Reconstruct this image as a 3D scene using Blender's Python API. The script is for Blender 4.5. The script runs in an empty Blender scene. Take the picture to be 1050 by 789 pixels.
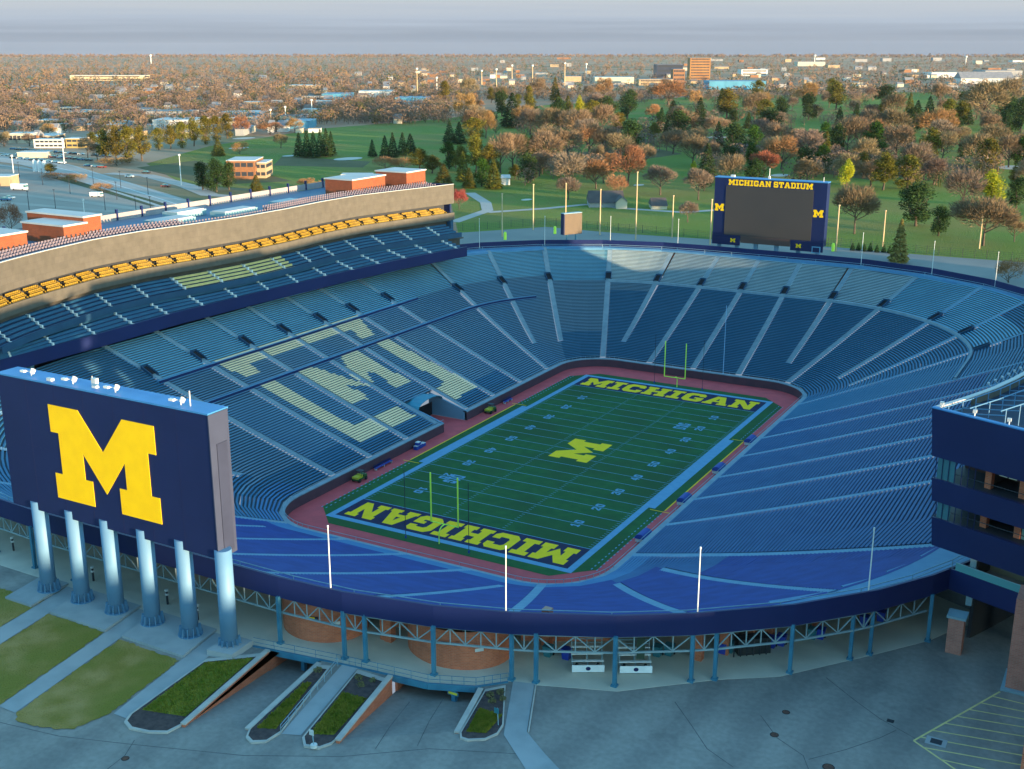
import bpy, math, random
from mathutils import Vector, Matrix
from mathutils.geometry import tessellate_polygon
random.seed(7)
R = random.Random(11)
sc = bpy.context.scene
COL = sc.collection
PI = math.pi
GZ = 17.6                       # street level above the playing field

# ------------------------------------------------------------------ camera maths (photo pixel -> ground point)
CAM = (104.36, -216.79, 84.405); YAW = -0.510405; PIT = 0.281264; FPX = 1198.04; PW, PH = 1050.0, 789.0
_fw = Vector((math.sin(YAW)*math.cos(PIT), math.cos(YAW)*math.cos(PIT), -math.sin(PIT)))
_rt = Vector((math.cos(YAW), -math.sin(YAW), 0)); _up = _rt.cross(_fw)
def ray(x, y): return _fw + _rt*((x-PW/2)/FPX) - _up*((y-PH/2)/FPX)
def at(x, y, z=GZ):
    d = ray(x, y); t = (z-CAM[2])/d.z
    return Vector((CAM[0]+d.x*t, CAM[1]+d.y*t, z))
def ppm(P):                     # picture pixels per metre at a point
    return FPX/((Vector(P)-Vector(CAM)).dot(_fw))

# ------------------------------------------------------------------ materials
MATS = {}
def nt_mat(name):
    m = bpy.data.materials.new(name); m.use_nodes = True
    nt = m.node_tree; b = nt.nodes['Principled BSDF']
    return m, nt, b
def pm(name, c, c2=None, scale=1.0, rough=0.7, metal=0.0, detail=4, bump=0.0, bscale=None, bdist=.1, obj_random=0.0, lo=0.35, hi=0.65, spec=0.3, c3=None, scale3=0.05, alpha=None):
    if name in MATS: return MATS[name]
    m, nt, b = nt_mat(name); N = nt.nodes; L = nt.links
    b.inputs['Roughness'].default_value = rough; b.inputs['Metallic'].default_value = metal
    b.inputs['Specular IOR Level'].default_value = spec
    b.inputs['Base Color'].default_value = (*c, 1)
    geo = None
    if c2 is not None or bump:
        geo = N.new('ShaderNodeNewGeometry')
    out = None
    if c2 is not None:
        no = N.new('ShaderNodeTexNoise'); no.inputs['Scale'].default_value = scale; no.inputs['Detail'].default_value = detail
        L.new(geo.outputs['Position'], no.inputs['Vector'])
        mr = N.new('ShaderNodeMapRange'); mr.inputs['From Min'].default_value = lo; mr.inputs['From Max'].default_value = hi
        L.new(no.outputs['Fac'], mr.inputs['Value'])
        mx = N.new('ShaderNodeMix'); mx.data_type = 'RGBA'
        mx.inputs['A'].default_value = (*c, 1); mx.inputs['B'].default_value = (*c2, 1)
        L.new(mr.outputs['Result'], mx.inputs['Factor']); out = mx.outputs['Result']
        if c3 is not None:
            n3 = N.new('ShaderNodeTexNoise'); n3.inputs['Scale'].default_value = scale3; n3.inputs['Detail'].default_value = 3
            L.new(geo.outputs['Position'], n3.inputs['Vector'])
            m3 = N.new('ShaderNodeMapRange'); m3.inputs['From Min'].default_value = .45; m3.inputs['From Max'].default_value = .62
            L.new(n3.outputs['Fac'], m3.inputs['Value'])
            x3 = N.new('ShaderNodeMix'); x3.data_type = 'RGBA'; L.new(out, x3.inputs['A']); x3.inputs['B'].default_value = (*c3, 1)
            L.new(m3.outputs['Result'], x3.inputs['Factor']); out = x3.outputs['Result']
    if obj_random:
        oi = N.new('ShaderNodeObjectInfo'); hs = N.new('ShaderNodeHueSaturation')
        r1 = N.new('ShaderNodeMapRange'); r1.inputs['To Min'].default_value = .5-.035*obj_random; r1.inputs['To Max'].default_value = .5+.035*obj_random
        r2 = N.new('ShaderNodeMapRange'); r2.inputs['To Min'].default_value = 1-.35*obj_random; r2.inputs['To Max'].default_value = 1+.35*obj_random
        L.new(oi.outputs['Random'], r1.inputs['Value']); L.new(r1.outputs['Result'], hs.inputs['Hue'])
        ma = N.new('ShaderNodeMath'); ma.operation = 'MULTIPLY'; ma.inputs[1].default_value = 7.31
        fr = N.new('ShaderNodeMath'); fr.operation = 'FRACT'
        L.new(oi.outputs['Random'], ma.inputs[0]); L.new(ma.outputs[0], fr.inputs[0]); L.new(fr.outputs[0], r2.inputs['Value'])
        L.new(r2.outputs['Result'], hs.inputs['Value'])
        if out is not None: L.new(out, hs.inputs['Color'])
        else: hs.inputs['Color'].default_value = (*c, 1)
        out = hs.outputs['Color']
    if out is not None: L.new(out, b.inputs['Base Color'])
    if bump:
        nb = N.new('ShaderNodeTexNoise'); nb.inputs['Scale'].default_value = bscale or scale*4; nb.inputs['Detail'].default_value = 5
        L.new(geo.outputs['Position'], nb.inputs['Vector'])
        bp = N.new('ShaderNodeBump'); bp.inputs['Strength'].default_value = bump; bp.inputs['Distance'].default_value = bdist
        L.new(nb.outputs['Fac'], bp.inputs['Height']); L.new(bp.outputs['Normal'], b.inputs['Normal'])
    MATS[name] = m
    return m
def brick_mat(name, c1, c2, mortar, bw=.6, bh=.2, gap=.012):
    m, nt, b = nt_mat(name); N = nt.nodes; L = nt.links
    geo = N.new('ShaderNodeNewGeometry'); sp = N.new('ShaderNodeSeparateXYZ'); L.new(geo.outputs['Position'], sp.inputs[0])
    ad = N.new('ShaderNodeMath'); ad.operation = 'ADD'; L.new(sp.outputs[0], ad.inputs[0]); L.new(sp.outputs[1], ad.inputs[1])
    cb = N.new('ShaderNodeCombineXYZ'); L.new(ad.outputs[0], cb.inputs[0]); L.new(sp.outputs[2], cb.inputs[1])
    br = N.new('ShaderNodeTexBrick'); L.new(cb.outputs[0], br.inputs['Vector'])
    br.inputs['Color1'].default_value = (*c1, 1); br.inputs['Color2'].default_value = (*c2, 1); br.inputs['Mortar'].default_value = (*mortar, 1)
    br.inputs['Scale'].default_value = 1; br.inputs['Brick Width'].default_value = bw; br.inputs['Row Height'].default_value = bh; br.inputs['Mortar Size'].default_value = gap
    no = N.new('ShaderNodeTexNoise'); no.inputs['Scale'].default_value = .6; no.inputs['Detail'].default_value = 5; L.new(geo.outputs['Position'], no.inputs['Vector'])
    mr = N.new('ShaderNodeMapRange'); mr.inputs['To Min'].default_value = .7; mr.inputs['To Max'].default_value = 1.3; L.new(no.outputs['Fac'], mr.inputs['Value'])
    hs = N.new('ShaderNodeHueSaturation'); L.new(br.outputs['Color'], hs.inputs['Color']); L.new(mr.outputs['Result'], hs.inputs['Value'])
    L.new(hs.outputs['Color'], b.inputs['Base Color']); b.inputs['Roughness'].default_value = .85
    MATS[name] = m; return m

M_TURF = pm('turf', (.010,.088,.022), (.020,.112,.026), .45, .9, c3=(.016,.078,.020), scale3=.06, bump=.1, bscale=6)
M_RED = pm('red_track', (.62,.085,.095), (.52,.075,.085), .4, .85, bump=.05)
M_WHITE = pm('field_white', (.13,.31,.47), (.11,.275,.43), .8, .8)
M_NAVYP = pm('field_navy', (.010,.012,.050), (.016,.018,.062), .5, .85)
M_MAIZEP = pm('field_maize', (1.0,.60,.002), (.93,.56,.003), .6, .8)
M_CONC = pm('concrete', (.58,.53,.44), (.48,.45,.38), .35, .85, c3=(.50,.46,.38), scale3=.08, bump=.1)
M_CONCL = pm('walk_concrete', (.30,.33,.34), (.25,.28,.29), .5, .85, c3=(.33,.35,.36), scale3=.12)
M_KERB = pm('kerb_concrete', (.45,.43,.39), (.36,.35,.33), .8, .85)
def asphalt():
    m, nt, b = nt_mat('asphalt'); N = nt.nodes; L = nt.links
    geo = N.new('ShaderNodeNewGeometry')
    def noise(s, d=5):
        n = N.new('ShaderNodeTexNoise'); n.inputs['Scale'].default_value = s; n.inputs['Detail'].default_value = d; L.new(geo.outputs['Position'], n.inputs['Vector']); return n
    def ramp(src, a, b_, ca, cb):
        r = N.new('ShaderNodeMapRange'); r.inputs['From Min'].default_value = a; r.inputs['From Max'].default_value = b_
        L.new(src, r.inputs['Value']); x = N.new('ShaderNodeMix'); x.data_type = 'RGBA'
        L.new(r.outputs['Result'], x.inputs['Factor']); x.inputs['A'].default_value = (*ca, 1); x.inputs['B'].default_value = (*cb, 1); return x.outputs['Result']
    c = ramp(noise(.07).outputs['Fac'], .35, .65, (.205,.198,.184), (.255,.243,.222))
    f = noise(1.8).outputs['Fac']
    g = N.new('ShaderNodeMix'); g.data_type = 'RGBA'; g.blend_type = 'MULTIPLY'; g.inputs['Factor'].default_value = .5
    L.new(c, g.inputs['A']); L.new(ramp(f, .3, .7, (.75,.75,.75), (1.2,1.2,1.2)), g.inputs['B'])
    # tar-filled cracks: thin edges of big cells
    vo = N.new('ShaderNodeTexVoronoi'); vo.feature = 'DISTANCE_TO_EDGE'; vo.inputs['Scale'].default_value = .042
    wn = noise(.25, 4); mv = N.new('ShaderNodeMix'); mv.data_type = 'VECTOR'; mv.inputs['Factor'].default_value = .0
    va = N.new('ShaderNodeVectorMath'); va.operation = 'MULTIPLY_ADD'; va.inputs[1].default_value = (3,3,0)
    L.new(wn.outputs['Color'], va.inputs[0]); L.new(geo.outputs['Position'], va.inputs[2]); L.new(va.outputs[0], vo.inputs['Vector'])
    lt = N.new('ShaderNodeMapRange'); lt.inputs['From Min'].default_value = .004; lt.inputs['From Max'].default_value = .010; lt.inputs['To Min'].default_value = .93; lt.inputs['To Max'].default_value = 1
    L.new(vo.outputs['Distance'], lt.inputs['Value'])
    k = N.new('ShaderNodeMix'); k.data_type = 'RGBA'; k.blend_type = 'MULTIPLY'; k.inputs['Factor'].default_value = 1
    L.new(g.outputs['Result'], k.inputs['A']); L.new(lt.outputs['Result'], k.inputs['B'])
    st = N.new('ShaderNodeMix'); st.data_type = 'RGBA'; st.blend_type = 'MULTIPLY'; st.inputs['Factor'].default_value = 1
    L.new(k.outputs['Result'], st.inputs['A']); L.new(ramp(noise(.33, 6).outputs['Fac'], .60, .72, (1,1,1), (.82,.82,.83)), st.inputs['B'])
    wv = N.new('ShaderNodeTexWave'); wv.inputs['Scale'].default_value = .05; wv.inputs['Distortion'].default_value = 9; wv.inputs['Detail'].default_value = 3; wv.inputs['Detail Scale'].default_value = .4; L.new(geo.outputs['Position'], wv.inputs['Vector'])
    s2 = N.new('ShaderNodeMix'); s2.data_type = 'RGBA'; s2.blend_type = 'MULTIPLY'; s2.inputs['Factor'].default_value = 1
    L.new(st.outputs['Result'], s2.inputs['A']); L.new(ramp(wv.outputs['Fac'], .1, .9, (.88,.88,.89), (1.08,1.08,1.07)), s2.inputs['B'])
    L.new(s2.outputs['Result'], b.inputs['Base Color']); b.inputs['Roughness'].default_value = .85
    MATS['asphalt'] = m; return m
M_ASPH = asphalt()
M_ASPH2 = pm('road_asphalt', (.38,.33,.29), (.44,.385,.34), .05, .9)
M_LAWN = pm('lawn_grass', (.23,.175,.03), (.36,.245,.08), .35, .95, c3=(.19,.17,.022), scale3=.10, bump=.9, bscale=5, bdist=.25)
M_PLANT = pm('planter_grass', (.12,.155,.010), (.21,.20,.022), .9, .95, bump=.8, bscale=3)
M_MULCH = pm('mulch', (.050,.038,.040), (.085,.062,.060), 2.0, .95, bump=.6)
M_BRICK = brick_mat('brick_wall', (.52,.135,.060), (.42,.10,.045), (.42,.24,.17))
M_BRICKP = brick_mat('pier_brick', (.50,.20,.15), (.42,.16,.12), (.42,.28,.24))
M_BRICKO = brick_mat('penthouse_brick', (.28,.062,.018), (.23,.05,.016), (.21,.10,.06))
M_STONE = brick_mat('tower_stone', (.100,.088,.070), (.090,.080,.063), (.080,.070,.056), 2.4, 1.35, .03)
M_STEEL = pm('steel_blue', (.050,.20,.30), (.035,.15,.24), .7, .5)
M_TRUSS = pm('truss_paint', (.26,.34,.36), (.20,.28,.31), .7, .5)
M_STEELL = pm('steel_light', (.25,.38,.44), (.20,.32,.38), .8, .5)
M_COLUMN = pm('column_paint', (.13,.26,.40), (.11,.24,.38), .3, .55, spec=.35)
M_NAVY = pm('navy_panel', (.006,.014,.075), (.008,.017,.088), .10, .5)
M_NAVYD = pm('navy_box', (.006,.014,.068), (.008,.017,.078), .15, .5)
M_BLUECAP = pm('blue_cap', (.05,.22,.48), (.04,.19,.42), .3, .5)
M_MAIZE = pm('maize_panel', (1.0,.60,.003), (.94,.55,.003), .5, .5)
M_SIDE = pm('board_side', (.045,.056,.098), (.038,.047,.085), .3, .6)
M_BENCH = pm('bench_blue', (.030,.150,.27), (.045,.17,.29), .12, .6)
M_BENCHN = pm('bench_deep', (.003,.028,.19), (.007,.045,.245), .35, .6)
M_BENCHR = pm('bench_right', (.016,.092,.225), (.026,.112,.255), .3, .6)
M_BENCHW = pm('bench_sunpatch', (.40,.50,.54), (.33,.44,.49), .25, .5)  # paler bench colour, painted where low sun strikes the far stand
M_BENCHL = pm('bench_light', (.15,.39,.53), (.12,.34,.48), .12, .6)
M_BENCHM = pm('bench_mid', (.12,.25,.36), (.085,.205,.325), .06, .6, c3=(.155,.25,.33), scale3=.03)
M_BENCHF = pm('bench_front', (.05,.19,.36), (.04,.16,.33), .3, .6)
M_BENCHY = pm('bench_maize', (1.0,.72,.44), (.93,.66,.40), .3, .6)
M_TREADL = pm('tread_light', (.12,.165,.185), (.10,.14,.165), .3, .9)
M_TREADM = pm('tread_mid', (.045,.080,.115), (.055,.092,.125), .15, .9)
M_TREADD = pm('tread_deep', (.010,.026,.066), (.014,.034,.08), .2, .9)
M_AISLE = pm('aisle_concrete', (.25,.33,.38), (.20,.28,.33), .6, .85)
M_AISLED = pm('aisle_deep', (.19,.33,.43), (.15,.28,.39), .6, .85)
M_DARK = pm('dark_opening', (.012,.012,.016), rough=.9)
M_DARKB = pm('dark_steel', (.03,.035,.045), rough=.6)
M_GLASS = pm('tinted_glass', (.06,.16,.18), rough=.1, spec=.8)
M_GLASSG = pm('green_glass', (.16,.34,.30), rough=.2, spec=.6)
M_GALV = pm('pale_metal', (.62,.62,.60), (.52,.53,.52), .8, .45)
M_POLEW = pm('white_pole', (.75,.74,.70), (.66,.65,.62), .4, .5)
M_POLET = pm('tan_pole', (.60,.43,.24), (.52,.36,.20), .4, .6)
M_SEATY = pm('club_seat', (.34,.215,.026), (.25,.155,.02), .9, .6)
M_SEATYP = pm('pale_seat', (.72,.56,.22), (.62,.48,.18), .9, .6)
M_SEATB = pm('tier_seat', (.030,.125,.22), (.024,.10,.19), .4, .6)
M_TIERF = pm('tier_front', (.020,.075,.14), (.016,.06,.12), .3, .6)
M_SCREEN = pm('dead_screen', (.060,.052,.050), (.050,.045,.045), .08, .45)
M_GPOST = pm('post_lime', (.75,1.0,.10), rough=.5)
M_RUBBER = pm('rubber', (.02,.02,.022), rough=.8)
M_YELG = pm('cart_yellow', (.50,.42,.03), rough=.5)
M_CARTG = pm('cart_green', (.04,.11,.03), rough=.5)
M_TARP = pm('blue_tarp', (.02,.06,.30), rough=.6)
M_HATCH = pm('hatch_yellow', (.72,.60,.24), (.56,.48,.20), 1.2, .8)
M_ROOF = pm('roof_grey', (.20,.20,.21), (.26,.25,.25), .2, .8)
M_ROOFW = pm('roof_white', (.55,.53,.50), (.48,.47,.45), .2, .7)
M_ROOFB = pm('roof_blue', (.10,.22,.32), (.08,.18,.27), .2, .5)

# ------------------------------------------------------------------ mesh building
class MB:
    def __init__(s): s.v = []; s.f = []; s.m = []
    def quad(s, a, b, c, d, m=0):
        i = len(s.v); s.v += [tuple(a), tuple(b), tuple(c), tuple(d)]; s.f.append((i,i+1,i+2,i+3)); s.m.append(m)
    def tri(s, a, b, c, m=0):
        i = len(s.v); s.v += [tuple(a), tuple(b), tuple(c)]; s.f.append((i,i+1,i+2)); s.m.append(m)
    def hexa(s, lo, hi, m=0):   # lo/hi: four points each, same order (counter-clockwise from above)
        i = len(s.v); s.v += [tuple(p) for p in lo]+[tuple(p) for p in hi]
        s.f += [(i+3,i+2,i+1,i),(i+4,i+5,i+6,i+7)]+[(i+k,i+(k+1)%4,i+4+(k+1)%4,i+4+k) for k in range(4)]; s.m += [m]*6
    def box(s, x0, x1, y0, y1, z0, z1, m=0):
        lo = [(x0,y0,z0),(x1,y0,z0),(x1,y1,z0),(x0,y1,z0)]; s.hexa(lo, [(p[0],p[1],z1) for p in lo], m)
    def obox(s, P, Q, w, z0, z1, m=0):  # a wall of width w along P->Q
        P = Vector((P[0],P[1],0)); Q = Vector((Q[0],Q[1],0)); d = (Q-P).normalized(); n = Vector((-d.y,d.x,0))*w/2
        lo = [P-n, Q-n, Q+n, P+n]; s.hexa([(p.x,p.y,z0) for p in lo], [(p.x,p.y,z1) for p in lo], m)
    def bar(s, A, B, r, m=0, n=4, r2=None, caps=True):
        A = Vector(A); B = Vector(B); d = B-A
        if d.length < 1e-6: return
        d.normalize(); a = d.orthogonal().normalized(); b = d.cross(a)
        if n == 4 and abs(d.z) < .999:
            a = d.cross(Vector((0,0,1))).normalized(); b = d.cross(a)
        if r2 is None: r2 = r
        i = len(s.v); off = PI/4 if n == 4 else 0; k_ = 1.2 if n == 4 else 1
        for (P, rr) in ((A, r), (B, r2)):
            for k in range(n):
                t = 2*PI*k/n+off; s.v.append(tuple(P+(a*math.cos(t)+b*math.sin(t))*rr*k_))
        for k in range(n): s.f.append((i+k, i+(k+1)%n, i+n+(k+1)%n, i+n+k)); s.m.append(m)
        if caps:
            s.f.append(tuple(i+n-1-k for k in range(n))); s.f.append(tuple(i+n+k for k in range(n))); s.m += [m, m]
    def poly(s, pts, z=None, m=0, holes=()):
        P = [Vector(p if z is None else (p[0],p[1],z)) for p in pts]
        rings = [P]+[[Vector(p if z is None else (p[0],p[1],z)) for p in h] for h in holes]
        flat = [p for r in rings for p in r]; i = len(s.v); s.v += [tuple(p) for p in flat]
        for t in tessellate_polygon(rings):
            a, b, c = (flat[k] for k in t)
            if z is not None and (b-a).cross(c-a).z < 0: t = (t[0],t[2],t[1])
            s.f.append(tuple(i+k for k in t)); s.m.append(m)
    def prism(s, pts, z0, z1, m=0, mt=None):
        n = len(pts); A = 0
        for k in range(n): A += pts[k][0]*pts[(k+1)%n][1]-pts[(k+1)%n][0]*pts[k][1]
        if A < 0: pts = pts[::-1]
        s.poly(pts, z1, m if mt is None else mt); 
        for k in range(n):
            a = pts[k]; b = pts[(k+1)%n]; s.quad((a[0],a[1],z0),(b[0],b[1],z0),(b[0],b[1],z1),(a[0],a[1],z1), m)
    def sheet(s, A, B, T, B_=None):
        pass
    def build(s, name, mats, parent=None, smooth=False):
        if not isinstance(mats, (list, tuple)): mats = [mats]
        me = bpy.data.meshes.new(name); me.from_pydata(s.v, [], s.f)
        for m in mats: me.materials.append(m)
        if len(mats) > 1: me.polygons.foreach_set('material_index', s.m)
        if smooth: me.polygons.foreach_set('use_smooth', [True]*len(me.polygons))
        me.update()
        o = bpy.data.objects.new(name, me); COL.objects.link(o)
        if parent is not None: adopt(o, parent)
        return o
def world_loc(o):
    v = Vector(o.location)
    while o.parent is not None and 'wl' not in o: o = o.parent; 
    return Vector(o['wl']) if 'wl' in o else v
def adopt(o, p):
    o.parent = p
    r = p
    while r.parent is not None: r = r.parent
    if p.parent is None: o.matrix_parent_inverse = Matrix.Translation(-Vector(p.location))
    # deeper levels: the parent part already carries the offset, so its own matrix is the identity in world space
def thing(name, label, cat, loc=(0,0,0), group=None):
    o = bpy.data.objects.new(name, None); COL.objects.link(o); o.location = loc; o.empty_display_size = .5
    o['label'] = label; o['category'] = cat
    if group: o['group'] = group
    return o
def tag(o, label, cat, group=None):
    o['label'] = label; o['category'] = cat
    if group: o['group'] = group
    return o
def struct(o): o['kind'] = 'structure'; return o
def stuff(o): o['kind'] = 'stuff'; return o
def copy_tree(o, parent=None):
    c = o.copy(); COL.objects.link(c)
    if parent is not None: c.parent = parent
    for ch in o.children: copy_tree(ch, c)
    return c

# ------------------------------------------------------------------ slab-serif letters
LET = {
'M': (1.30, [(0,1),(.29,1),(.5,.61),(.71,1),(1,1),(1,.71),(.925,.71),(.925,.27),(1,.27),(1,0),(.63,0),(.63,.27),(.70,.27),(.70,.55),(.5,.17),(.30,.55),(.30,.27),(.37,.27),(.37,0),(0,0),(0,.27),(.075,.27),(.075,.71),(0,.71)], None),
'I': (.62, [(0,0),(1,0),(1,.22),(.74,.22),(.74,.78),(1,.78),(1,1),(0,1),(0,.78),(.26,.78),(.26,.22),(0,.22)], None),
'C': (.95, [(.2,0),(.85,0),(1,.15),(1,.38),(.7,.38),(.7,.26),(.4,.26),(.32,.34),(.32,.66),(.4,.74),(.7,.74),(.7,.62),(1,.62),(1,.85),(.85,1),(.2,1),(0,.82),(0,.18)], None),
'G': (.98, [(.2,0),(.85,0),(1,.15),(1,.52),(.55,.52),(.55,.36),(.7,.36),(.7,.26),(.4,.26),(.32,.34),(.32,.66),(.4,.74),(.7,.74),(.7,.64),(1,.64),(1,.85),(.85,1),(.2,1),(0,.82),(0,.18)], None),
'H': (1.15, [(0,0),(.44,0),(.44,.2),(.37,.2),(.37,.4),(.63,.4),(.63,.2),(.56,.2),(.56,0),(1,0),(1,.2),(.93,.2),(.93,.8),(1,.8),(1,1),(.56,1),(.56,.8),(.63,.8),(.63,.6),(.37,.6),(.37,.8),(.44,.8),(.44,1),(0,1),(0,.8),(.07,.8),(.07,.2),(0,.2)], None),
'A': (1.15, [(0,0),(.4,0),(.4,.18),(.34,.18),(.37,.3),(.63,.3),(.66,.18),(.6,.18),(.6,0),(1,0),(1,.18),(.94,.18),(.68,1),(.32,1),(.06,.18),(0,.18)], [(.43,.47),(.57,.47),(.5,.74)]),
'N': (1.15, [(0,0),(.4,0),(.4,.2),(.32,.2),(.32,.56),(.68,0),(.92,0),(.92,.8),(1,.8),(1,1),(.6,1),(.6,.8),(.68,.8),(.68,.44),(.34,1),(0,1),(0,.8),(.08,.8),(.08,.2),(0,.2)], None),
'S': (.92, [(0,.36),(0,.12),(.12,0),(.86,0),(1,.14),(1,.46),(.87,.6),(.32,.6),(.32,.76),(.68,.76),(.68,.66),(.97,.66),(.97,.88),(.86,1),(.13,1),(0,.87),(0,.54),(.13,.4),(.68,.4),(.68,.24),(.32,.24),(.32,.36)], None),
'T': (1.0, [(.25,0),(.75,0),(.75,.2),(.66,.2),(.66,.76),(.76,.76),(.76,.58),(1,.58),(1,1),(0,1),(0,.58),(.24,.58),(.24,.76),(.34,.76),(.34,.2),(.25,.2)], None),
'D': (1.0, [(0,0),(.8,0),(1,.2),(1,.8),(.8,1),(0,1),(0,.8),(.1,.8),(.1,.2),(0,.2)], [(.4,.23),(.62,.23),(.7,.32),(.7,.68),(.62,.77),(.4,.77)]),
'U': (1.08, [(.22,0),(.78,0),(.92,.15),(.92,.8),(1,.8),(1,1),(.6,1),(.6,.8),(.66,.8),(.66,.28),(.6,.22),(.4,.22),(.34,.28),(.34,.8),(.4,.8),(.4,1),(0,1),(0,.8),(.08,.8),(.08,.15)], None),
}
DIG = {
'0': ([(.15,0),(.85,0),(1,.15),(1,.85),(.85,1),(.15,1),(0,.85),(0,.15)], [(.32,.25),(.68,.25),(.68,.75),(.32,.75)]),
'1': ([(.15,0),(.9,0),(.9,.2),(.7,.2),(.7,1),(.4,1),(.15,.8),(.15,.62),(.38,.7),(.38,.2),(.15,.2)], None),
'2': ([(0,0),(1,0),(1,.22),(.42,.22),(1,.6),(1,.88),(.88,1),(.12,1),(0,.88),(0,.66),(.3,.66),(.3,.78),(.68,.78),(.68,.66),(0,.22)], None),
'3': ([(.12,0),(.88,0),(1,.12),(1,.44),(.9,.5),(1,.58),(1,.88),(.88,1),(.12,1),(0,.88),(0,.68),(.3,.68),(.3,.8),(.68,.8),(.68,.6),(.35,.6),(.35,.42),(.68,.42),(.68,.2),(.3,.2),(.3,.34),(0,.34),(0,.12)], None),
'4': ([(.55,0),(.85,0),(.85,.22),(1,.22),(1,.42),(.85,.42),(.85,1),(.5,1),(0,.42),(0,.22),(.55,.22)], [(.3,.42),(.55,.42),(.55,.74)]),
'5': ([(.12,0),(.88,0),(1,.12),(1,.5),(.88,.62),(.32,.62),(.32,.78),(1,.78),(1,1),(0,1),(0,.44),(.68,.44),(.68,.22),(.3,.22),(.3,.32),(0,.32),(0,.12)], None),
}
def letters(mb, text, width, height, fn, gap=.10, m=0, depth=None):
    """text box (0,0)-(width,height) mapped by fn(u, v) -> 3D point"""
    tot = 0
    for ch in text: tot += (.55 if ch == ' ' else LET[ch][0])+gap
    tot -= gap; x = 0
    for ch in text:
        if ch == ' ': x += .55+gap; continue
        w, out, hole = LET[ch]
        f = lambda p: fn((x+p[0]*w)/tot*width, p[1]*height)
        mb.poly([f(p) for p in out], m=m, holes=[[f(p) for p in hole]] if hole else ())
        x += w+gap
def solid_letter(mb, out, fn, depth_vec):
    P = [Vector(fn(*p)) for p in out]; D = Vector(depth_vec); i = len(mb.v); n = len(P)
    mb.v += [tuple(p+D) for p in P]
    for t in tessellate_polygon([[p+D for p in P]]): mb.f.append(tuple(i+k for k in t)); mb.m.append(0)
    for k in range(n):
        mb.quad(P[k], P[(k+1)%n], P[(k+1)%n]+D, P[k]+D, 0)

# ------------------------------------------------------------------ bowl geometry
SX, SY, R0, LC = 21.0, 55.0, 12.0, 47.0
SEG = [SX, LC, 2*SY, LC, 2*SX, LC, 2*SY, LC, SX]; PER = sum(SEG)
def upos(u, D):
    """point and outward normal of the offset curve D from the skeleton rectangle"""
    u %= PER; k = 0
    while u > SEG[k]: u -= SEG[k]; k += 1
    t = u/SEG[k]
    if k == 0: c = (SX*t, SY); n = (0,1)
    elif k == 1: a = PI/2*(1-t); c = (SX,SY); n = (math.cos(a),math.sin(a))
    elif k == 2: c = (SX, SY-2*SY*t); n = (1,0)
    elif k == 3: a = -PI/2*t; c = (SX,-SY); n = (math.cos(a),math.sin(a))
    elif k == 4: c = (SX-2*SX*t, -SY); n = (0,-1)
    elif k == 5: a = -PI/2-PI/2*t; c = (-SX,-SY); n = (math.cos(a),math.sin(a))
    elif k == 6: c = (-SX, -SY+2*SY*t); n = (-1,0)
    elif k == 7: a = PI-PI/2*t; c = (-SX,SY); n = (math.cos(a),math.sin(a))
    else: c = (-SX+SX*t, SY); n = (0,1)
    return Vector((c[0]+n[0]*D, c[1]+n[1]*D, 0)), Vector((n[0],n[1],0))
CUM = [0]
for q in SEG: CUM.append(CUM[-1]+q)
def u_of(x, y):
    cx = max(-SX,min(SX,x)); cy = max(-SY,min(SY,y)); dx = x-cx; dy = y-cy
    if abs(dx) < 1e-9 and dy > 0: return CUM[0]+x if x >= 0 else CUM[8]+(x+SX)
    if abs(dx) < 1e-9: return CUM[4]+(SX-x)
    if abs(dy) < 1e-9 and dx > 0: return CUM[2]+(SY-y)
    if abs(dy) < 1e-9: return CUM[6]+(y+SY)
    a = math.atan2(dy, dx)
    if dx > 0 and dy > 0: return CUM[1]+LC*(1-a/(PI/2))
    if dx > 0: return CUM[3]+LC*(-a/(PI/2))
    if dy < 0: return CUM[5]+LC*((-PI/2-a)/(PI/2))
    return CUM[7]+LC*((PI-a)/(PI/2))
def prof(d): return 2.2+.37*d+.0006*d*d
def drim(n): return 55.4+6.0*abs(n[0])**3
NROW = 78; PITCH = .69; D1 = .8

# aisles: (inner x, inner y, outer x, outer y, first d)
Q = [(12.5,67,12.5,124,0),(22.6,66.9,27.9,123.5,8),(25.5,66.1,47.5,118,0),(32.8,58.6,65.8,107.4,9),(33.3,51.6,78,93,10),(33.5,49.0,86,72,0)]
AIS = [(0,67,0,124,0)]+Q
AIS += [(33,y,90,y*1.12,0) for y in (34.5,20.5,7,-7,-20.5,-34.5)]
AIS += [(a,-b,c,-d,e) for a,b,c,d,e in Q[::-1]]+[(0,-67,0,-124,0)]
AIS += [(-a,-b,-c,-d,e) for a,b,c,d,e in Q]
AIS += [(-33,y,-90,y2,0) for y,y2 in ((-43,-51),(-30.5,-36),(-17,-20),(-5.2,-6),(8,8),(20.7,21.5),(34.5,38))]
AIS = [a for a in AIS if not (a[0] == -33.5 and a[1] == -49.0)]
AIS += [(-a,b,-c,d,e) for a,b,c,d,e in Q[::-1]]
def aisle_u(a, d):
    t = d/57.0; return u_of(a[0]+(a[2]-a[0])*t, a[1]+(a[3]-a[1])*t)

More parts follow.
